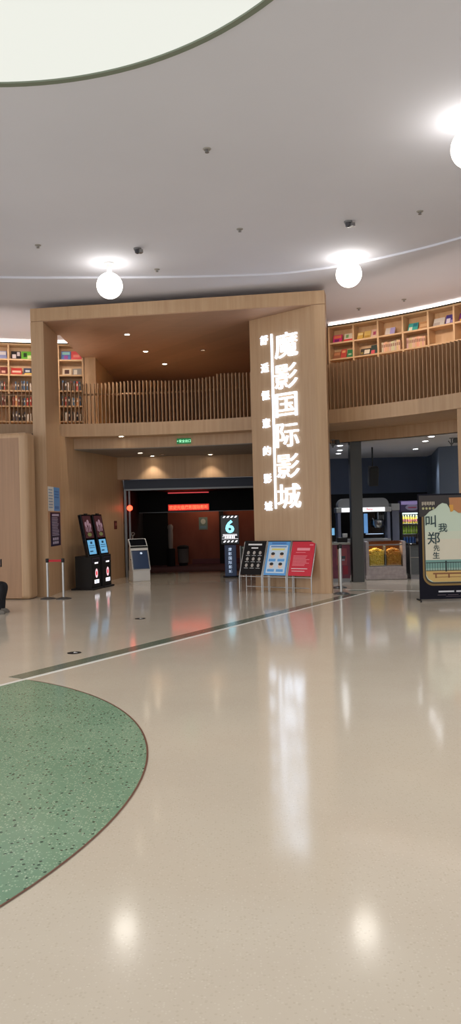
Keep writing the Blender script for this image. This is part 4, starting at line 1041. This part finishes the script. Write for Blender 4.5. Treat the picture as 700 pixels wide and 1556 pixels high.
for sy in (-1, 1):
    # hand with fingers round a phone
    hp = [(.52, sy * .1, .87), (.555, sy * .07, .91)]
    skin('hand', [hp[0], hp[1], (.58, sy * .05, .945)], [(0, 1), (1, 2)], [.028, .036, .03], sk_, pr)
    for k in range(4):
        b = Vector((.575, sy * (.06 - .012 * k),   .92 + .018 * k)); skin('finger', [tuple(b), tuple(b + Vector((.03, -sy * .02, .012))), tuple(b + Vector((.03, -sy * (.045 - .004 * k), .02)))], [(0, 1), (1, 2)], [.0095, .009, .008], sk_, pr, 1)
    skin('thumb', [(.545, sy * .055, .93), (.55, sy * .03, .955), (.575, sy * .015, .97)], [(0, 1), (1, 2)], [.011, .01, .009], sk_, pr, 1)
    sh = MB(); q = [(.54, .10), (.59, .095), (.66, .075), (.70, .05), (.71, .035)]
    vs = []; fs = []
    for i, (x, hgt) in enumerate(q):
        wd = [.036, .042, .046, .038, .02][i]
        for a, b in ((-1, 0), (-1, .6), (-.5, 1), (.5, 1), (1, .6), (1, 0)): vs.append((x, sy * .14 + a * wd, .0 + b * hgt))
    for i in range(4):
        for j in range(6): fs.append((6 * i + j, 6 * i + (j + 1) % 6, 6 * i + 6 + (j + 1) % 6, 6 * i + 6 + j))
    fs += [tuple(range(6)), tuple(range(29, 23, -1))]
    sh.add(vs, fs).build('shoe', colmat('grey_shoe', (110, 104, 96)), pr, .006)
    MB().lathe([(.045, .085), (.05, .1), (.058, .2), (.064, .47)], 14, (.585, sy * .14, 0)).build('trouser_leg', den, pr, smooth=True)
t = thing('phone', 'phone held up in both hands of the seated person', 'phone', (bx + .615, 14.72, .9))
MB().box((0, 0, .06), (.01, .075, .15)).build('case', 'black', t, .004)
MB().box((-.006, 0, .06), (.002, .066, .135)).build('screen', 'screen_dark', t)

# ------------------------------------------------------------------ light
w = bpy.data.worlds.new('world'); S.world = w; w.use_nodes = True
bg = w.node_tree.nodes['Background']; bg.inputs[0].default_value = (.95, .97, 1, 1); bg.inputs[1].default_value = .78
# added side bias in the world light: entrance wall darker, sign wall brighter
wn = w.node_tree; tc_ = wn.nodes.new('ShaderNodeTexCoord'); sp_ = wn.nodes.new('ShaderNodeSeparateXYZ'); mr_ = wn.nodes.new('ShaderNodeMapRange')
mr_.inputs['From Min'].default_value = -1; mr_.inputs['From Max'].default_value = 1; mr_.inputs['To Min'].default_value = 1.2; mr_.inputs['To Max'].default_value = .4
wn.links.new(tc_.outputs['Generated'], sp_.inputs[0]); wn.links.new(sp_.outputs[0], mr_.inputs[0]); wn.links.new(mr_.outputs[0], bg.inputs[1])
def point(loc, e, col=(1, .93, .82), r=.25):
    l = bpy.data.lights.new('hall_lamp', 'POINT'); l.energy = e; l.color = col; l.shadow_soft_size = r
    o = bpy.data.objects.new('hall_lamp', l); COL.objects.link(o); o.location = loc; return o
def hall(x, y, e, size=R(150)): return spot(None, (x, y, 6.7), e, (1, .97, .93), size, .5, .3)  # unseen downlights, added overhead to brighten floor and ceiling
for x, y, e in ((2.6, 5.2, 125), (3.4, 1.5, 105), (-.5, -.5, 105), (-7.5, 1, 220), (-7.6, 8.5, 420), (6.5, 6.5, 400), (4.2, 8.2, 300)): hall(x, y, e)
point((-.9, 27.8, 2.3), 9, (1, .6, .4), .1)       # corridor lamp behind the header
point((1.0, 27.9, 2.3), 3, (1, .6, .36), .1)

# added unseen spots below the balcony ceiling, brightening the bookcases
for a in [-21, -17.5, -14, -10.5, -7] + [29 + 4 * i for i in range(7)]:
    x, y = arcpt(10.7, a); d = Vector((math.sin(R(a)) * 1.4, math.cos(R(a)) * 1.4, -1.0))
    o = spot(None, (x, y, 6.6), 24, (1, .80, .64), R(100), .8, .1); o.rotation_euler = d.to_track_quat('-Z', 'Y').to_euler()

# unseen uplights added behind the railing to lift the balcony ceiling
for a in [-20, -15, -11] + [31 + 5 * i for i in range(6)]:
    x, y = arcpt(10.5, a); o = spot(None, (x, y, 4.25), 28 if a < 0 else 15, (1, .86, .75), R(115), .8, .1); o.rotation_euler = (math.pi, 0, 0)

# ------------------------------------------------------------------ output look
S.view_settings.view_transform = 'Standard'; S.view_settings.look = 'None'; S.view_settings.gamma = 1
S.view_settings.use_curve_mapping = False; S.view_settings.exposure = .5
S.cycles.use_denoising = True
S.cycles.max_bounces = 8; S.cycles.sample_clamp_indirect = 6
